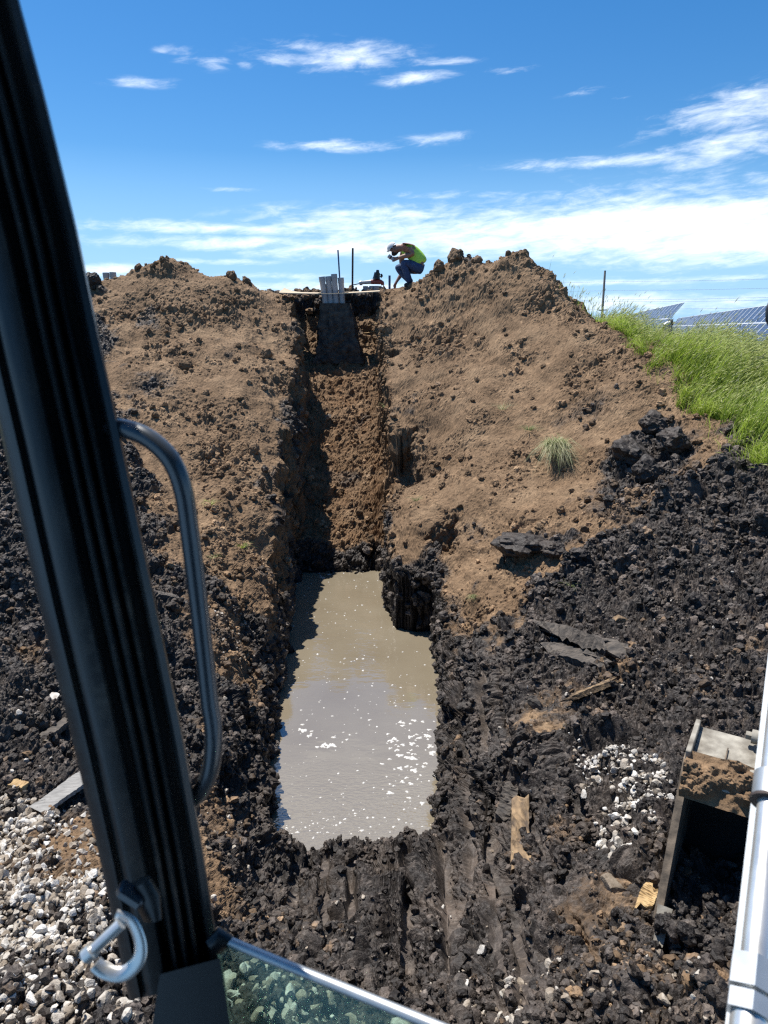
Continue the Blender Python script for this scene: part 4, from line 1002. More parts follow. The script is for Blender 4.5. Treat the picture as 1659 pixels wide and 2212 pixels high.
# plywood sheet, lying over the head of the pit with an opening for the conduits
z_f = at(700, 636, 17.12)[2]
def ply():
    a = at(604, 634, 17.2); b = at(820, 631, 17.2); zl, zr = a[2] + .0, b[2]
    y0, y1 = 17.12, 18.0; xs = [a[0], at(686, 636, 17.2)[0], at(752, 636, 17.2)[0], b[0]]; ys = [y0, y0 + .07, y1 - .25, y1]
    th = .018; mb = MB()
    def zz(X_): 
        t = (X_ - xs[0]) / (xs[3] - xs[0]); return zl + (zr - zl) * t - .033 * math.sin(math.pi * min(1, max(0, t)))
    NX = 24
    top = {}
    gxs = sorted(set(list(np.linspace(xs[0], xs[3], NX)) + xs)); V = []; fs = []
    for k, Y_ in enumerate(ys):
        for X_ in gxs:
            t = (X_ - xs[0]) / (xs[3] - xs[0]); lift = .09 * max(0, 1 - t / .16) ** 1.5 * (k / 3) + (Y_ - y0) * .06
            for dz in (0, th):
                top[(k, X_, dz)] = len(V); V.append((X_, Y_, zz(X_) + dz + lift))
    for k in range(3):
        for i in range(len(gxs) - 1):
            X0, X1 = gxs[i], gxs[i + 1]
            hole = k == 1 and X0 >= xs[1] - 1e-6 and X1 <= xs[2] + 1e-6
            if hole: continue
            fs.append((top[(k, X0, th)], top[(k, X1, th)], top[(k + 1, X1, th)], top[(k + 1, X0, th)]))
            fs.append((top[(k, X0, 0)], top[(k + 1, X0, 0)], top[(k + 1, X1, 0)], top[(k, X1, 0)]))
    for i in range(len(gxs) - 1):
        X0, X1 = gxs[i], gxs[i + 1]
        fs.append((top[(0, X0, 0)], top[(0, X1, 0)], top[(0, X1, th)], top[(0, X0, th)]))
        fs.append((top[(3, X0, 0)], top[(3, X0, th)], top[(3, X1, th)], top[(3, X1, 0)]))
    for k in range(3):
        for X0 in (gxs[0], gxs[-1]): fs.append((top[(k, X0, 0)], top[(k, X0, th)], top[(k + 1, X0, th)], top[(k + 1, X0, 0)]))
    o = mb.add(V, fs).build('plywood_sheet', M['ply'], loc=V[0])
    tag(o, 'thin tan plywood sheet laid across the pit around the conduits', 'plywood sheet')
ply()
def stake(name, top, bot, r, mat, label, flat=1.0):
    A, B = np.array(top), np.array(bot); tag(MB().tube([B, A], r, 8, flat=flat).build(name, mat, loc=tuple(B)), label, 'stake', 'stakes standing around the pit')
stake('steel_stake', at(730, 540, 18.6), at(736, 628, 18.6) - np.array([0, 0, .15]), .019, M['blue_stake'], 'leaning dark stake with rusty top behind the conduits')
stake('steel_stake', at(762, 536, 18.8), at(761, 629, 18.8) - np.array([0, 0, .15]), .024, M['iron'], 'upright tall dark stake right of the conduits')
stake('steel_stake', at(841.5, 595, 18.3), at(841.5, 632, 18.3) - np.array([0, 0, .2]), .028, M['blue_stake'], 'short blue stake between the saw and the man')
# reciprocating saw lying on the cut conduits
sv = empty('reciprocating_saw', tuple(at(810, 616, 19.0)), 'red and grey reciprocating saw resting on the cut conduits', 'power saw')
MB().tube([at(763, 615.5, 18.95), at(777, 612.5, 18.95)], .012, 6, flat=.3).build('blade', M['iron'], sv)
MB().tube([at(776, 612, 18.95), at(781, 611, 18.95), at(783, 610.5, 18.95), at(800, 609, 18.95), at(803, 609, 18.95)], [.05, .06, .042, .05, .055], 12, flat=.8).build('body', M['steel'], sv, smooth=True)
MB().tube([at(801, 609, 18.95), at(806, 608.5, 18.95), at(814, 608.5, 18.95), at(822, 609, 18.95), at(826, 611, 18.95), at(827, 616, 18.95)], [.055, .062, .062, .06, .05, .04], 12, flat=.8).build('motor_housing', M['red'], sv, smooth=True)
MB().tube([at(813, 603, 18.95), at(813.5, 598, 18.95), at(815, 589, 18.95)], [.10, .085, .075], 12).tube([at(815.5, 589.5, 18.95), at(816, 583, 18.95)], [.05, .035], 10).build('battery_pack', M['black'], sv)
MB().tube([at(822, 599, 18.95), at(825, 596, 18.95), at(823, 592, 18.95)], .03, 8).build('handle', M['black'], sv)

# rubble rim of the pad behind the plywood
rr = np.random.default_rng(41); pts = []; szs = []
for _ in range(420):
    px = rr.uniform(575, 772); q = at(px, 640, rr.uniform(18.4, 20.5)); pts.append((q[0], q[1], float(ground_z(q[0], q[1])))); szs.append(.02 + .09 * rr.random() ** 3 * (1.2 if px < 690 else .6))
scatter('earth_rubble', CLD3, ICO3, pts, szs, M['soil'], 'low rim of rubble and clods beyond the plywood', rr.random(len(pts)), soil_v=.25 + .4 * rr.random(len(pts)), sink=.2)
lump('earth_lump', 200, 622, .22, 'black earth lump beside the pillar, left of the conduit pair', 'earth lump', M['soil'], 1)

# ------------------------------------------------------------------ solar tables, tracker drive, pole, wires
GS = 'tilted rows of solar panels beyond the grass'
def solar(A, B, L, tilt, nmod, label):
    A, B = np.array(A), np.array(B); ax = (B - A); LL = np.linalg.norm(ax); ax /= LL
    side = np.cross(ax, [0, 0, 1.]); side /= np.linalg.norm(side)
    sl = side * math.cos(tilt) + np.array([0, 0, math.sin(tilt)]); nr = np.cross(sl, ax); nr = nr if nr[2] > 0 else -nr
    e = empty('solar_table', (A[0], A[1], A[2] - 1.5), label, 'solar table', GS)
    w = LL / nmod
    for k in range(nmod):
        for half in (0, 1):
            c = A + ax * (k + .5) * w + sl * ((half - .5) * L / 2)
            hx, hy = ax * (w / 2 - .012), sl * (L / 4 - .008)
            V = [c - hx - hy + nr * .03, c + hx - hy + nr * .03, c + hx + hy + nr * .03, c - hx + hy + nr * .03]
            V += [v - nr * .035 for v in V]
            V = [v - np.array(e.location) for v in V]
            me = bpy.data.meshes.new('module'); me.from_pydata([tuple(v) for v in V], [], [(0, 1, 2, 3), (7, 6, 5, 4), (0, 4, 5, 1), (1, 5, 6, 2), (2, 6, 7, 3), (3, 7, 4, 0)]); me.update()
            uv = me.uv_layers.new(name='UVMap')
            for p_ in me.polygons:
                for li, vi in zip(p_.loop_indices, p_.vertices): uv.data[li].uv = [(0, 0), (1, 0), (1, 1), (0, 1)][vi % 4]
            link('module', me, M['pv'], e)
            fb = .06
            m_ = MB()
            for sgn in (-1, 1):
                m_.box(c + hx * sgn * .975 + nr * .02, ax * fb * .6, hy * 1.0, nr * .022)
                m_.box(c + hy * sgn * .975 + nr * .021, hx, sl * .016, nr * .022)
            m_.build('module_frame', M['pv_frame'], e)
    MB().tube([A - ax * .4 - nr * .12, B + ax * .4 - nr * .12], .07, 10).build('torque_tube', M['galv'], e)
    for t in np.arange(.06, 1, .16):
        q = A + ax * LL * t - nr * .12; MB().box(q + np.array([0, 0, -1.4]), (.06, 0, 0), (0, .09, 0), (0, 0, 1.4)).build('post', M['iron'], e)
solar(att(1690, 697, 31.5), att(1452, 705, 84), 2.4, R(52), 36, 'long solar table at the picture edge, nearest one, beyond the tall grass')
solar(att(1447, 689, 43), att(1334, 697, 100), 2.4, R(52), 30, 'solar table behind the seedy weeds with its pointed end in the sky')
d = empty('tracker_drive', tuple(att(1444, 722, 30) - np.array([0, 0, .6])), 'dark motor drive on a post between the two solar tables', 'tracker drive')
MB().box(att(1443, 718, 30), (.13, 0, 0), (0, .1, 0), (0, 0, .28), .02).build('post', M['blue_stake'], d)
MB().tube([att(1434, 703, 30), att(1440, 700, 30), att(1447, 698.5, 30)], [.07, .10, .11], 12).build('housing', M['galv'], d, smooth=True)
MB().tube([att(1447, 698.5, 30), att(1452, 697.5, 30)], [.12, .12], 12).build('motor', M['black'], d, smooth=True)
pb, pt = att(1299, 705, 90), att(1307, 585, 90)
pe = empty('utility_pole', tuple(pb), 'tall bare utility pole standing behind the right heap', 'utility pole')
MB().tube([pb - (pt - pb) * .3, pb, pt], [.17, .16, .13], 10).build('shaft', M['pole'], pe, smooth=True)
ca = att(1301.5, 670, 90); MB().box(ca, (.5, 0, .02), (0, .06, 0), (0, 0, .06)).build('bracket', M['pole'], pe)
GL = 'power lines crossing the sky behind the pole'
for i, (yl, yp, yr, lb) in enumerate([(612, 609, 600, 'topmost power line crossing behind the utility pole'), (632, 628, 620, 'second power line from the top behind the pole'), (651, 648, 640, 'third power line from the top behind the pole'),
                                      (654, 652, 646, 'fourth power line, close below the third one'), (673, 668, 662, 'lowest clear power line, meeting the pole above its bracket'), (693, 690, 687, 'faint bottom power line just above the solar tables')]):
    pts = [att(1090, yl + 2, 170), att(1300, yp, 150), att(1500, (yp + yr) / 2 + 2, 140), att(1760, yr, 130)]
    q = MB().tube(spline(pts, 8), .022, 5).build('power_line', M['wire'], loc=tuple(pts[1])); tag(q, lb, 'power line', GL)
for i, pxx in enumerate((2050, 900)):
    b_ = att(pxx, 720, 128 if i == 0 else 180)

# ------------------------------------------------------------------ crouching man
SC = .000868
foot = hit(872, 611, 3); org = at(883, 621, 17.55)
def mp(cx, cy, d=0.0): return np.array([(cx - 900) * SC, d, (1335 - cy) * SC])
man = empty('person', tuple(org), 'crouching man in lime vest and jeans looking at a small object in his hand', 'person')
def skin(name, chains, mat, parent, sub=2, fat=1.25):
    """chains: lists of (point, radius); chains share joints given as the same key"""
    V, E, Rr, key = [], [], [], {}
    for ch in chains:
        prev = None
        for p, r in ch:
            k = tuple(np.round(p, 4))
            if k not in key: key[k] = len(V); V.append(k); Rr.append(r)
            i = key[k]
            if prev is not None and prev != i: E.append((prev, i))
            prev = i
    me = bpy.data.meshes.new(name); me.from_pydata(V, E, []); me.update()
    o = link(name, me, mat, parent)
    sm = o.modifiers.new('Skin', 'SKIN'); sm.use_smooth_shade = True; sm.branch_smoothing = .4
    for i, r in enumerate(Rr):
        me.skin_vertices[0].data[i].radius = (r * fat, r * fat)
    me.skin_vertices[0].data[0].use_root = True
    ss = o.modifiers.new('Sub', 'SUBSURF'); ss.levels = sub; ss.render_levels = sub
    return o
pel = mp(1215, 830); sp1 = mp(1180, 640); sp2 = mp(1030, 430); che = mp(850, 340); nk = mp(680, 320); hd0 = mp(600, 325); hd1 = mp(485, 335); hd2 = mp(445, 405)
nS_, fS_ = mp(790, 300, -.17), mp(770, 330, .17)
nE, nW = mp(1015, 500, -.24), mp(610, 590, -.15); nH = mp(540, 625, -.13)
fE, fW = mp(760, 900, .27), mp(580, 1160, .22); fH = mp(535, 1245, .2); fM = mp(700, 620, .26)
nHip, fHip = mp(1190, 860, -.09), mp(1190, 860, .09); nK, fK = mp(720, 680, -.13), mp(560, 800, .15); nA, fA = mp(930, 1220, -.12), mp(1000, 1210, .13)
chains = [[(pel, .13), (sp1, .135), (sp2, .15), (che, .15), (nk, .095), (hd0, .10), (hd1, .125), (hd2, .112)],
          [(che, .15), (nS_, .085), ((nS_ + nE) / 2, .068), (nE, .055), ((nE + nW) / 2 + np.array([0, 0, .005]), .048), (nW, .030), (nH, .036)],
          [(che, .15), (fS_, .07), (fM, .052), (fE, .044), ((fE + fW) / 2, .040), (fW, .027), (fH, .033)],
          [(pel, .13), (nHip, .1), ((nHip + nK) / 2, .085), (nK, .06), ((nK + nA) / 2, .055), (nA, .042)],
          [(pel, .13), (fHip, .1), ((fHip + fK) / 2, .085), (fK, .06), ((fK + fA) / 2, .055), (fA, .042)],
          [(hd1, .125), (mp(345, 400), .022)],
          ]
for k in range(4):
    b0 = fH + np.array([.012 * (k - 1.5), .004 * (k - 1.5), -.02]); chains.append([(fH, .033), (b0, .011), (b0 + np.array([-.01, 0, -.045]), .010), (b0 + np.array([-.012, 0, -.085 + .006 * abs(k - 1.2)]), .008)])
tb_ = fH + np.array([-.035, -.015, -.015]); chains.append([(fH, .033), (tb_, .011), (tb_ + np.array([-.008, 0, -.04]), .009)])
for k in range(4):
    b0 = nH + np.array([-.03, .02 - .012 * k, .012 - .018 * k]); chains.append([(nH, .034), (b0, .011), (b0 + np.array([-.04, .012, 0]), .010), (b0 + np.array([-.045, .045, .002]), .008)])
tb_ = nH + np.array([-.02, -.02, .035]); chains.append([(nH, .034), (tb_, .012), (tb_ + np.array([-.045, 0, .015]), .009)])
skin('body', chains, M['skin'], man)
skin('jeans', [[(mp(1225, 790), .145), (pel + np.array([.02, 0, -.02]), .155), (nHip, .118), ((nHip + nK) / 2, .105), (nK, .078), ((nK + nA) / 2, .072), (nA + np.array([0, 0, -.01]), .062)],
               [(pel + np.array([.02, 0, -.02]), .155), (fHip, .118), ((fHip + fK) / 2, .105), (fK, .078), ((fK + fA) / 2, .072), (fA + np.array([0, 0, -.01]), .062)]], M['denim'], man)
skin('vest', [[(mp(1225, 770), .15), (mp(1175, 645), .165), (mp(1050, 480), .172), (mp(910, 370), .165), (mp(770, 370), .13), (mp(670, 400), .085)],
              [(mp(910, 370), .165), (mp(850, 290, -.10), .07)], [(mp(910, 370), .165), (mp(850, 300, .10), .07)]], M['vest'], man)
for (A_, s_) in ((nA, 0), (fA, .03)):
    skin('boot', [[(A_ + np.array([.02, 0, .05]), .062), (A_ + np.array([.015, 0, -.04]), .06), (A_ + np.array([-.07, -.01, -.055]), .05), (A_ + np.array([-.15, -.015, -.06]), .042)], [(A_ + np.array([.015, 0, -.04]), .06), (A_ + np.array([.06, 0, -.055]), .045)]], M['boot'], man)
# cap worn over the crown, pulled to the forehead; beard
hc = mp(462, 325)
V, Fc = ICO3; V = V * np.array([.135, .122, .138]); keep = []
ax_f = np.array([-.78, 0, .62])
m_ = [f for f in Fc if np.mean(V[f] @ ax_f) > .022]
MB().add([v + hc + org for v in V], m_).tube([hc + org + np.array([-.10, -.07, -.055]), hc + org + np.array([-.135, 0, -.07]), hc + org + np.array([-.10, .07, -.055])], [.018, .022, .018], 8, flat=.4).build('cap', M['cap'], man, smooth=True)
skin('beard', [[(mp(420, 450), .05), (mp(490, 460), .07), (mp(560, 410), .06), (mp(590, 330), .05)]], M['hair'], man, 1)
for s_ in (-1, 1):
    skin('ear', [[(mp(470, 345, s_ * .108), .012), (mp(480, 365, s_ * .112), .014), (mp(485, 385, s_ * .108), .010)]], M['skin'], man, 1)
q0 = mp(420, 585, -.10); dv = np.array([.80, 0, -.60]); dn = np.array([.60, 0, .80])
pc = empty('pipe_coupling', tuple(org + q0), 'small pale pipe coupling held in the crouching man\'s hand', 'pipe coupling')
MB().tube([org + q0 - dv * .085, org + q0 - dv * .02], .045, 14).tube([org + q0 - dv * .02, org + q0 + dv * .09], .037, 14).build('sleeve', M['pvc'], pc, smooth=True)
MB().tube([org + q0 - dv * .03, org + q0 + dv * .0], .048, 14).build('collar', M['iron'], pc, smooth=True)

# ------------------------------------------------------------------ excavator: cab pillar, handle, latch, window, boom, bucket
ex = empty('excavator', (0, .4, -2.6), 'excavator seen from its cab, black pillar, white boom and muddy bucket in view', 'excavator')
R_e = [(-60, 25, -350), (25, 0, -120), (45, 0, 0), (100, 0, 210), (168, 0, 500), (213, 0, 720), (255, 0, 912), (330, 0, 1268), (396, 0, 1590), (436, 0, 1820), (462, 0, 1985), (500, 0, 2230), (530, 0, 2450)]
py_ = np.array([-350, -120, 0, 210, 500, 720, 912, 1268, 1590, 1820, 1985, 2230, 2450.0]); re_ = np.array([-55, 12, 42, 98, 168, 213, 255, 330, 396, 436, 462, 500, 530.0])
wd_ = np.interp(py_, [-350, 0, 933, 1271, 1591, 1900, 2450], [275, 265, 248, 243, 231, 214, 190])
prof = []   # across (0 right edge .. 1 left edge), depth in metres towards the viewer
def bump_(c_, w_, h_): return [(c_ - w_, 0), (c_ - w_ * .6, h_ * .75), (c_, h_), (c_ + w_ * .6, h_ * .75), (c_ + w_, 0)]
prof = [(.0, -.045), (.0, -.012), (.015, -.004), (.075, .0), (.10, -.006), (.115, -.02), (.19, -.02)] + [(a, b - .012) for a, b in bump_(.235, .035, .012)] + [(.29, -.016)] + \
       [(a, b - .01) for a, b in bump_(.345, .04, .014)] + [(.40, -.014)] + [(a, b - .008) for a, b in bump_(.45, .035, .012)] + [(.50, -.020), (.56, -.020), (.575, -.004), (.60, .002), (.74, .006), (.80, .004), (.83, -.006), (.86, -.006), (.88, .004), (.97, .0), (1.0, -.012), (1.0, -.05)]
sm_y = np.linspace(-350, 2120, 60)
V = []; fs = []; npf = len(prof)
for Y_ in sm_y:
    re = np.interp(Y_, py_, re_); w_ = np.interp(Y_, py_, wd_); t0 = .1 * F / (w_ * .977)
    for (a, b) in prof:
        p_ = att(re - a * w_, Y_ + a * w_ * .2, t0); dirv = p_ / np.linalg.norm(p_); V.append(p_ - dirv * b)
for i in range(len(sm_y) - 1):
    for k in range(npf - 1): fs.append((i * npf + k, i * npf + k + 1, (i + 1) * npf + k + 1, (i + 1) * npf + k))
    fs.append((i * npf + npf - 1, i * npf, (i + 1) * npf, (i + 1) * npf + npf - 1))
fs.append(tuple(range(npf))); fs.append(tuple((len(sm_y) - 1) * npf + k for k in range(npf)))
MB().add(V, fs).build('cab_pillar', M['rubber'], ex, smooth=True)
# sill block below the pillar
V = []
for dd in (-.012, .07):
    for (a, b) in ((345, 2105), (475, 2070), (528, 2420), (300, 2420)): 
        p_ = att(a, b, .72); V.append(p_ + p_ / np.linalg.norm(p_) * dd)
MB().add(V, [(0, 1, 2, 3), (4, 7, 6, 5), (0, 4, 5, 1), (1, 5, 6, 2), (2, 6, 7, 3), (3, 7, 4, 0)]).build('sill_block', M['black'], ex)
hp = [(235, 925, .655), (275, 928, .645), (325, 950, .64), (370, 995, .64), (396, 1060, .645), (410, 1150, .655), (425, 1270, .665), (440, 1400, .68), (452, 1510, .692), (461, 1580, .70), (457, 1650, .71), (438, 1702, .722), (412, 1732, .735), (380, 1752, .75)]
MB().tube(spline([att(*p_) for p_ in hp], 6), .0088, 20).build('grab_handle', M['tube'], ex, smooth=True)
lt = MB().tube(spline([att(*p_, .66) for p_ in [(251, 1977), (284, 1991), (303, 2036), (298, 2076), (266, 2104), (228, 2099), (206, 2082)]], 6), .0068, 14, flat=.45).build('door_latch', M['chrome'], ex, smooth=True)
MB().tube([att(262, 1995, .655), att(196, 2058, .65)], .0055, 14).build('pin', M['chrome'], lt, smooth=True)
MB().tube([att(202, 2052, .65), att(186, 2066, .65)], .0075, 14).build('pin_head', M['chrome'], lt, smooth=True)
c_ = att(283, 1932, .665); MB().box(c_, (att(310, 1950, .665) - att(258, 1916, .665)) / 2, (0, .008, 0), np.cross((att(310, 1950, .665) - att(258, 1916, .665)), [0, 1., 0]) * .22, .003).build('striker_block', M['tube'], ex)
MB().tube([att(300, 1905, .672), att(316, 1935, .672), att(330, 1985, .672)], [.016, .018, .012], 14, flat=.5).build('hinge_boss', M['black'], ex, smooth=True)
MB().box((0.1, -.28, .62), (.72, 0, 0), (0, .72, 0), (0, 0, .04), .02).build('cab_roof', M['black'], ex)
MB().box((0.1, -1.02, -.4), (.72, 0, 0), (0, .03, 0), (0, 0, .98), .02).build('rear_panel', M['black'], ex)
MB().box((0.1, -.62, -1.0), (.26, 0, 0), (0, .28, 0), (0, 0, .08), .04).box((0.1, -.90, -.55), (.25, 0, 0), (0, .07, 0), (0, 0, .42), .04).build('seat', M['boot'], ex)
MB().box((0.1, -.35, -1.5), (.72, 0, 0), (0, .66, 0), (0, 0, .03), .01).build('cab_floor', M['black'], ex)
# lower front window
TL, TR = att(470, 2024, .735), att(1010, 2244, .60); DN = np.array([0, .10, -.55]); 
nrm = np.cross(TR - TL, DN); nrm /= np.linalg.norm(nrm); nrm *= .004
V = [TL, TR, TR + DN, TL + DN]; V = [v + nrm for v in V] + [v - nrm for v in V]
MB().add(V, [(0, 1, 2, 3), (7, 6, 5, 4), (0, 4, 5, 1), (1, 5, 6, 2), (2, 6, 7, 3), (3, 7, 4, 0)]).build('window', M['glass'], ex)
MB().tube([att(478, 2026, .734), TL * .7 + TR * .3, TL * .4 + TR * .6, TR], .0048, 10).build('window_edge', M['galv'], ex, smooth=True)
MB().tube([att(462, 2045, .73), att(480, 2026, .732), att(500, 2034, .73)], [.012, .014, .008], 12, flat=.7).build('edge_clip', M['black'], ex, smooth=True)
# white boom with a hydraulic steel line
bl_, tl_ = att(1560, 2260, .80), att(1658, 1420, 1.15); axb = tl_ - bl_; axb /= np.linalg.norm(axb)
bk = (bl_ + tl_) / 2; bk = bk / np.linalg.norm(bk) + np.array([.03, 0, 0]); bk -= axb * (bk @ axb); bk /= np.linalg.norm(bk); rt = np.cross(bk, axb); rt = rt if rt[0] > 0 else -rt
A0 = bl_ - axb * .5; A1 = tl_ + axb * 2.4
bmid = (A0 + A1) / 2 + rt * .10 + bk * .10
boom = MB().box(bmid, rt * .10, axb * np.linalg.norm(A1 - A0) / 2, bk * .10, .012).build('boom', M['white'], ex)
def bp_(py, off, fwd=.03):
    t = (2260 - py) / (2260 - 1420.); 
    # point along the boom's visible edge at picture height py
    lo, hi = 0.0, 1.0
    for _ in range(30):
        md = (lo + hi) / 2; q = bl_ + (tl_ - bl_) * md
        if project(q)[1] > py: lo = md
        else: hi = md
    return bl_ + (tl_ - bl_) * lo + rt * off - bk * fwd
ln = MB().tube([bp_(2500, .0245) - axb * .2, bp_(2000, .0245), bp_(1700, .0245), bp_(1420, .0245), bp_(1420, .0245) + axb * 2], .0165, 18).build('hydraulic_line', M['chrome'], boom, smooth=True)
def collar(py0, py1, r, n, mat, nm='fitting'):
    MB().tube([bp_(py0, .0245), bp_(py1, .0245)], r, n).build(nm, mat, boom, smooth=n > 8)
collar(1745, 1692, .024, 16, M['galv']); collar(1750, 1744, .026, 16, M['iron'])
collar(2146, 2080, .028, 6, M['galv'], 'hex_nut'); collar(2195, 2155, .027, 6, M['galv'], 'hex_nut'); collar(2260, 2196, .02, 16, M['chrome'])
MB().tube([att(1664, 650, 1.3), att(1661, 668, 1.3), att(1661, 692, 1.3), att(1664, 705, 1.3)], [.003, .006, .006, .003], 10).build('mirror', M['black'], ex, smooth=True)
# bucket
O1 = att(1474, 1708, 3.32); L1 = att(1420, 1985, 3.12)
ev = L1 - O1; Lo = np.linalg.norm(ev); ev /= Lo
rd_ = ray(1452, 1840); rd_ /= np.linalg.norm(rd_); rd_ = rd_ + np.array([.10, 0, 0])      # the near side plate is seen almost edge on
wu = np.cross(rd_, ev); wu = wu if wu[0] > 0 else -wu; wu /= np.linalg.norm(wu); Wl = .58
en = np.cross(wu, ev); en = en if en[1] > 0 else -en
def bk3(v, n, w): return O1 + ev * v + en * n + wu * w
sec = [(.0, .0), (-.06, -.015), (-.145, .0), (-.25, .10), (-.36, .20), (-.30, .36), (-.08, .50), (.15, .555), (.36, .50), (.52, .34), (Lo, .04)]
sec_s = [np.array(p_[:2]) for p_ in spline([(a, b, 0) for a, b in sec[5:]], 5)]
outer = [np.array(p_) for p_ in sec[:5]] + sec_s
cenp = np.array([.12, .22]); inner = [p_ + (cenp - p_) / np.linalg.norm(cenp - p_) * .022 for p_ in outer]
bko = empty
V = []; fs = []; n_ = len(outer)
for w in (0, Wl):
    V += [bk3(p_[0], p_[1], w) for p_ in outer]; V += [bk3(p_[0], p_[1], w) for p_ in inner]
for i in range(n_ - 1):
    fs.append((i, i + 1, 2 * n_ + i + 1, 2 * n_ + i)); fs.append((n_ + i, 3 * n_ + i, 3 * n_ + i + 1, n_ + i + 1))
for e_ in (0, n_ - 1): fs.append((e_, 2 * n_ + e_, 3 * n_ + e_, n_ + e_))
bkt = MB().add(V, fs).build('bucket', M['bucket'], ex); bkt.data.materials.append(M['bucket_in_shade'])
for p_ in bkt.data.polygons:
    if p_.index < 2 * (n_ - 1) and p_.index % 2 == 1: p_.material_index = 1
for w in (-.022, Wl - .012):
    V = [bk3(p_[0], p_[1], w) for p_ in outer] + [bk3(p_[0], p_[1], w + .034) for p_ in outer]
    f_ = [tuple(range(n_)), tuple(range(2 * n_ - 1, n_ - 1, -1))] + [(i, (i + 1) % n_, n_ + (i + 1) % n_, n_ + i) for i in range(n_)]
    MB().add(V, f_).build('side_plate', M['muddy_steel'], bkt)
MB().box(bk3(-.265, .09, -.004), wu * .012, (bk3(-.37, .20, 0) - bk3(-.16, -.01, 0)) * .5, np.cross(wu, bk3(-.37, .20, 0) - bk3(-.16, -.01, 0)) * .09, .003).build('wear_strip', M['bucket'], bkt)
for k in range(4):
    w = .02 + (Wl - .05) * k / 3
    a_ = bk3(Lo - .06, .035, w); b_ = bk3(Lo + .10, .015, w)
    V = [a_ - wu * .032 - en * .018, a_ + wu * .032 - en * .018, a_ + wu * .032 + en * .018, a_ - wu * .032 + en * .018, b_ - wu * .02 - en * .005, b_ + wu * .02 - en * .005, b_ + wu * .02 + en * .005, b_ - wu * .02 + en * .005]
    MB().add(V, [(0, 3, 2, 1), (4, 5, 6, 7), (0, 1, 5, 4), (1, 2, 6, 5), (2, 3, 7, 6), (3, 0, 4, 7)]).build('tooth', M['bucket'], bkt)
for w in (.285, Wl - .02):
    V = []
    for ww in (w, w + .025):
        for (a, b) in ((-.02, -.03), (-.14, -.03), (-.40, .10), (-.40, .26), (-.28, .26), (-.13, .05)): V.append(bk3(a, b, ww))
    MB().add(V, [(0, 1, 2, 3, 4, 5), (11, 10, 9, 8, 7, 6)] + [(i, (i + 1) % 6, 6 + (i + 1) % 6, 6 + i) for i in range(6)]).build('hinge_ear', M['bucket'], bkt)
MB().tube([bk3(-.36, .12, .24), bk3(-.36, .12, Wl + .05)], .034, 16).tube([bk3(-.36, .12, .215), bk3(-.36, .12, .245)], .022, 6).build('hinge_pin', M['bucket'], bkt, smooth=True)
MB().tube([bk3(-.155, -.005, .225), bk3(-.155, -.005, .30)], .026, 14).build('bolt', M['bucket'], bkt, smooth=True)
# mud stuck on the bucket's upper rim and along the cutting lip
def mud_strip(v0, v1, n0, w0, w1, thick, sv, seed, nm):
    nu, nv = 90, 30; U, Vv = np.meshgrid(np.linspace(w0, w1, nu), np.linspace(0, 1, nv)); U = U.ravel(); Vv = Vv.ravel()
    base = np.array([bk3(v0 + (v1 - v0) * b, n0, a) for a, b in zip(U, Vv)])
    cover = sstep(-.25, .35, fbm(base, 7, 3) + .65 - 1.1 * np.abs(Vv - .5) * 1.6)
    hgt = thick * cover * (.6 + .8 * np.abs(perlin(base, 16)) + .5 * np.abs(perlin(base, 38)) + .3 * np.abs(perlin(base, 80))) - .004
    Pm = base - en * hgt[:, None]
    gi = np.arange(nu * nv).reshape(nv, nu); q = np.stack([gi[:-1, :-1], gi[:-1, 1:], gi[1:, 1:], gi[1:, :-1]], 2).reshape(-1, 4)
    me = mesh_np(nm, Pm - np.array(ex.location), quads=q); fattr(me, 'soil', np.full(len(Pm), sv)); fattr(me, 'var', np.clip(.5 + .4 * perlin(base, 20), 0, 1)); fattr(me, 'red', np.zeros(len(Pm))); fattr(me, 'wet', np.zeros(len(Pm)))
    link(nm, me, M['soil'], bkt)
mud_strip(-.19, .03, -.016, -.01, Wl, .05, .05, 1, 'mud_crust')
V = None
rr = np.random.default_rng(77); pts = []; szs = []
for k in range(150):
    w = rr.random() * Wl; vv = Lo - .02 + .05 * rr.normal() - .0 * w; pts.append(bk3(vv, .01 - .05 * rr.random(), w)); szs.append(.008 + .028 * rr.random() ** 2.5)
for k in range(110):
    w = (.15 + .85 * rr.random()) * Wl; pts.append(bk3(Lo * (1.08 - .10 * rr.random()), -.06 * rr.random(), w)); szs.append(.010 + .036 * rr.random() ** 2.5)
o = scatter('earth_spill', CLD3, ICO3, pts, szs, M['soil'], 'black clods spilling over the cutting edge of the bucket', rr.random(len(pts)), soil_v=np.full(len(pts), .9), sink=.5)
MB().tube([bk3(-.155, -.004, w_) + ev * .004 * math.sin(w_ * 90) for w_ in np.linspace(.015, .27, 30)], .006, 8).build('weld_bead', M['bucket'], bkt, smooth=True)
MB().tube([bk3(-.17 - .10 * k_, .012 + .095 * k_, .15) for k_ in np.linspace(0, 1, 12)], .004, 6).build('scratch_ridge', M['muddy_steel'], bkt)
# arm: from the bucket's hinge up and out of the frame to the boom
hA = bk3(-.33, .15, Wl - .11); elbow = A1 + rt * .10 + bk * .10 - axb * .12
axa = elbow - hA; la = np.linalg.norm(axa); axa /= la; sa = np.cross(axa, [0, 1., 0]); sa /= np.linalg.norm(sa); fa = np.cross(sa, axa)
MB().box((hA + elbow) / 2, sa * .085, axa * la / 2, fa * .11, .012).build('arm', M['white'], ex)

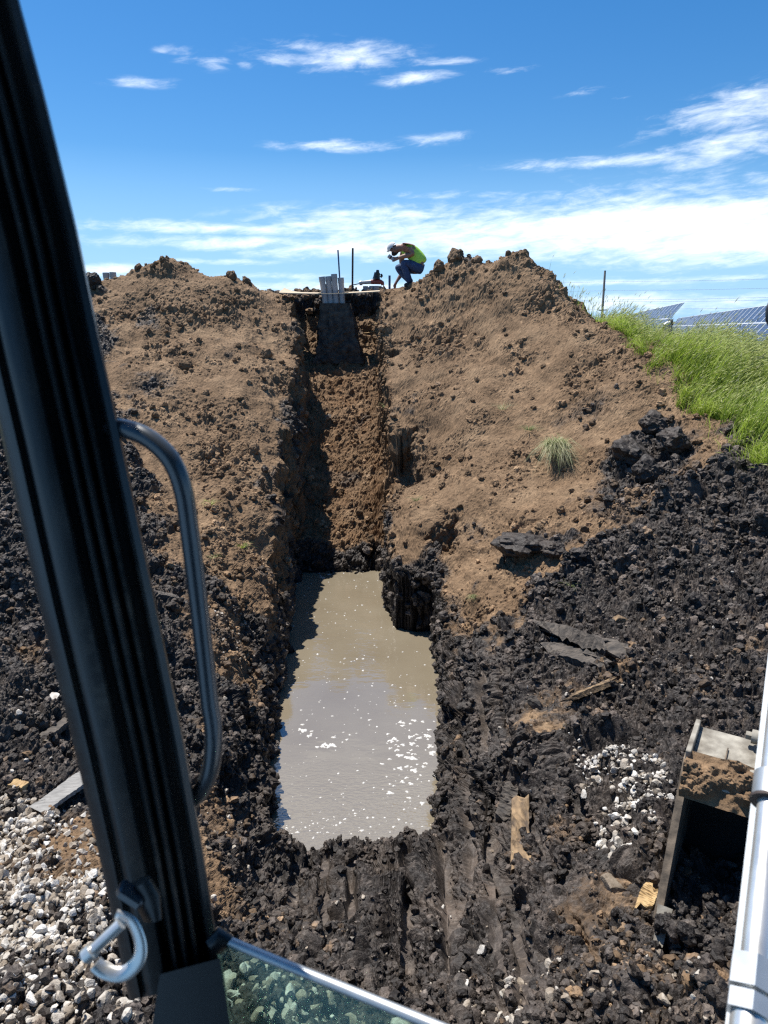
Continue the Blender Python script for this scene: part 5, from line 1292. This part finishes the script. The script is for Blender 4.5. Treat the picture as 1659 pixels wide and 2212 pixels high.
# ------------------------------------------------------------------ world, sun, camera
SUN_AZ, SUN_EL = R(-46), R(67)
w = bpy.data.worlds.new('World'); scene.world = w; w.use_nodes = True; nt = w.node_tree
bg = nt.nodes['Background']
sky = N(nt, 'ShaderNodeTexSky', sky_type='NISHITA'); sky.sun_disc = False; sky.sun_elevation = SUN_EL; sky.sun_rotation = SUN_AZ
sky.altitude = 300; sky.air_density = 1.0; sky.dust_density = .35; sky.ozone_density = 3.0
hs = N(nt, 'ShaderNodeHueSaturation', Saturation=1.36, Value=.76); nt.links.new(sky.outputs[0], hs.inputs['Color'])
tc0 = N(nt, 'ShaderNodeTexCoord').outputs['Generated']; sx0 = N(nt, 'ShaderNodeSeparateXYZ'); nt.links.new(tc0, sx0.inputs[0])
tint = ramp(nt, sx0.outputs[2], [(0, (.50, .72, 1.0)), (.06, (.62, .80, 1.0)), (.16, (.80, .92, 1.0)), (.4, (.92, .97, 1.0)), (.7, (1, 1, 1))])
skyt = mixc(nt, 1.0, hs.outputs[0], tint, 'MULTIPLY')
hz = N(nt, 'ShaderNodeMapRange'); hz.inputs[1].default_value = .0; hz.inputs[2].default_value = .20; hz.inputs[3].default_value = .85; hz.inputs[4].default_value = .0; nt.links.new(sx0.outputs[2], hz.inputs[0])
skyc = mixc(nt, hz.outputs[0], skyt, (2.6, 4.5, 7.0))
tc = N(nt, 'ShaderNodeTexCoord').outputs['Generated']; sx = N(nt, 'ShaderNodeSeparateXYZ'); nt.links.new(tc, sx.inputs[0])
AZ = math_n(nt, 'ARCTAN2', sx.outputs[0], sx.outputs[1]); EL = math_n(nt, 'ARCSINE', sx.outputs[2])
def ae(px, py):
    d_ = ray(px, py); d_ /= np.linalg.norm(d_); return math.atan2(d_[0], d_[1]), math.asin(d_[2])
tot = None
for (px, py, rx, ry, amt, tl_) in [(720, 122, 150, 26, 1.0, 0), (930, 133, 95, 9, .7, 0), (905, 168, 72, 13, .9, .06), (1108, 151, 52, 9, .6, .05), (462, 135, 34, 14, .62, 0), (398, 116, 36, 17, .52, 0), (527, 141, 17, 8, .58, 0),
                                   (305, 178, 72, 10, .55, .04), (355, 106, 26, 8, .6, .2), (715, 314, 135, 12, .85, 0), (940, 300, 78, 12, .7, .08), (1590, 238, 165, 36, 1.0, .12), (1380, 345, 220, 13, 1.0, 0), (1570, 315, 130, 34, .95, .1),
                                   (1640, 395, 70, 12, .7, .1), (1150, 505, 470, 58, 1.3, 0), (1560, 490, 420, 78, 1.5, 0), (800, 480, 260, 36, 1.0, 0), (430, 492, 290, 13, 1.15, 0), (500, 525, 260, 15, 1.15, 0), (760, 535, 240, 24, 1.2, 0), (480, 566, 130, 7, .8, 0),
                                   (240, 585, 110, 13, 1.0, 0), (620, 597, 120, 8, .8, 0), (700, 622, 420, 17, 1.0, 0), (1350, 608, 220, 8, .8, .0), (1560, 600, 160, 9, .7, 0), (1400, 655, 420, 22, .85, 0), (1000, 420, 220, 10, .55, 0), (500, 410, 60, 5, .5, 0), (1250, 425, 150, 12, .6, 0),
                                   (1270, 195, 70, 8, .42, .1), (1340, 215, 30, 8, .5, 0), (800, -1300, 1500, 330, .95, 0)]:  # last entry: unseen cloud bank, added to whiten the water's reflection
    a0, e0 = ae(px, max(py, -420)); e0 += max(0, -420 - py) / F * .42; ra, re2 = rx / F * 1.0, ry / F * .95
    da = math_n(nt, 'ADD', AZ, -a0); de = math_n(nt, 'ADD', EL, -e0)
    de2 = math_n(nt, 'MULTIPLY_ADD', da, -tl_, de)
    qa = math_n(nt, 'POWER', math_n(nt, 'ABSOLUTE', math_n(nt, 'MULTIPLY', da, 1 / ra)), 2.0); qe = math_n(nt, 'POWER', math_n(nt, 'ABSOLUTE', math_n(nt, 'MULTIPLY', de2, 1 / re2)), 2.0)
    g = math_n(nt, 'MULTIPLY', math_n(nt, 'EXPONENT', math_n(nt, 'MULTIPLY', math_n(nt, 'ADD', qa, qe), -1.0)), amt)
    tot = g if tot is None else math_n(nt, 'MAXIMUM', tot, g)
# streaked noise for the clouds, the added unseen one overhead too
cb = N(nt, 'ShaderNodeCombineXYZ'); nt.links.new(math_n(nt, 'MULTIPLY', AZ, 5.0), cb.inputs[0]); nt.links.new(math_n(nt, 'MULTIPLY_ADD', AZ, -3.0, math_n(nt, 'MULTIPLY', EL, 34.0)), cb.inputs[1])
nz1 = N(nt, 'ShaderNodeTexNoise', Scale=1.0, Detail=9.0, Roughness=.62, Distortion=.6); nt.links.new(cb.outputs[0], nz1.inputs['Vector'])
cb2 = N(nt, 'ShaderNodeCombineXYZ'); nt.links.new(math_n(nt, 'MULTIPLY', AZ, 24.0), cb2.inputs[0]); nt.links.new(math_n(nt, 'MULTIPLY_ADD', AZ, -6.0, math_n(nt, 'MULTIPLY', EL, 90.0)), cb2.inputs[1])
nz2 = N(nt, 'ShaderNodeTexNoise', Scale=1.0, Detail=8.0, Roughness=.65, Distortion=.4); nt.links.new(cb2.outputs[0], nz2.inputs['Vector'])
nn = math_n(nt, 'MULTIPLY_ADD', nz1.outputs['Fac'], .5, math_n(nt, 'MULTIPLY', nz2.outputs['Fac'], .5))
tex = math_n(nt, 'MULTIPLY_ADD', nn, 3.7, -1.92)
dens = math_n(nt, 'ADD', tot, tex)
mr = N(nt, 'ShaderNodeMapRange', interpolation_type='SMOOTHSTEP'); mr.inputs[1].default_value = .10; mr.inputs[2].default_value = 1.62; mr.inputs[3].default_value = 0; mr.inputs[4].default_value = .88
nt.links.new(math_n(nt, 'MULTIPLY', dens, 1.0), mr.inputs[0])
gate = N(nt, 'ShaderNodeMapRange'); gate.inputs[1].default_value = .08; gate.inputs[2].default_value = .35; nt.links.new(tot, gate.inputs[0])
cf = math_n(nt, 'MULTIPLY', mr.outputs[0], gate.outputs[0])
cl = mixc(nt, cf, skyc, (7.6, 8.1, 8.6))
nt.links.new(cl, bg.inputs['Color']); bg.inputs['Strength'].default_value = .108

sd = bpy.data.lights.new('sun', 'SUN'); sd.energy = 4.9; sd.angle = R(.53); sd.color = (1, .96, .90)
so = bpy.data.objects.new('sun', sd); COL.objects.link(so)
dirv = Vector((math.sin(SUN_AZ) * math.cos(SUN_EL), math.cos(SUN_AZ) * math.cos(SUN_EL), math.sin(SUN_EL)))
so.rotation_euler = dirv.to_track_quat('Z', 'Y').to_euler(); so.location = (0, 0, 30)

cd = bpy.data.cameras.new('camera'); co = bpy.data.objects.new('camera', cd); COL.objects.link(co)
co.location = (0, 0, 0); co.rotation_euler = (R(90) - PITCH, 0, 0)
cd.sensor_fit = 'AUTO'; cd.sensor_width = 9.8; cd.lens = F / 2212 * 9.8
cd.clip_start = .02; cd.clip_end = 6000
cd.dof.use_dof = True; cd.dof.focus_distance = 9.0; cd.dof.aperture_fstop = 2.4
scene.camera = co
scene.view_settings.view_transform = 'Standard'; scene.view_settings.look = 'None'; scene.view_settings.gamma = 1.0
scene.view_settings.exposure = 0.72
scene.cycles.use_denoising = False
scene.cycles.pixel_filter_type = 'BLACKMAN_HARRIS'; scene.cycles.filter_width = 1.3
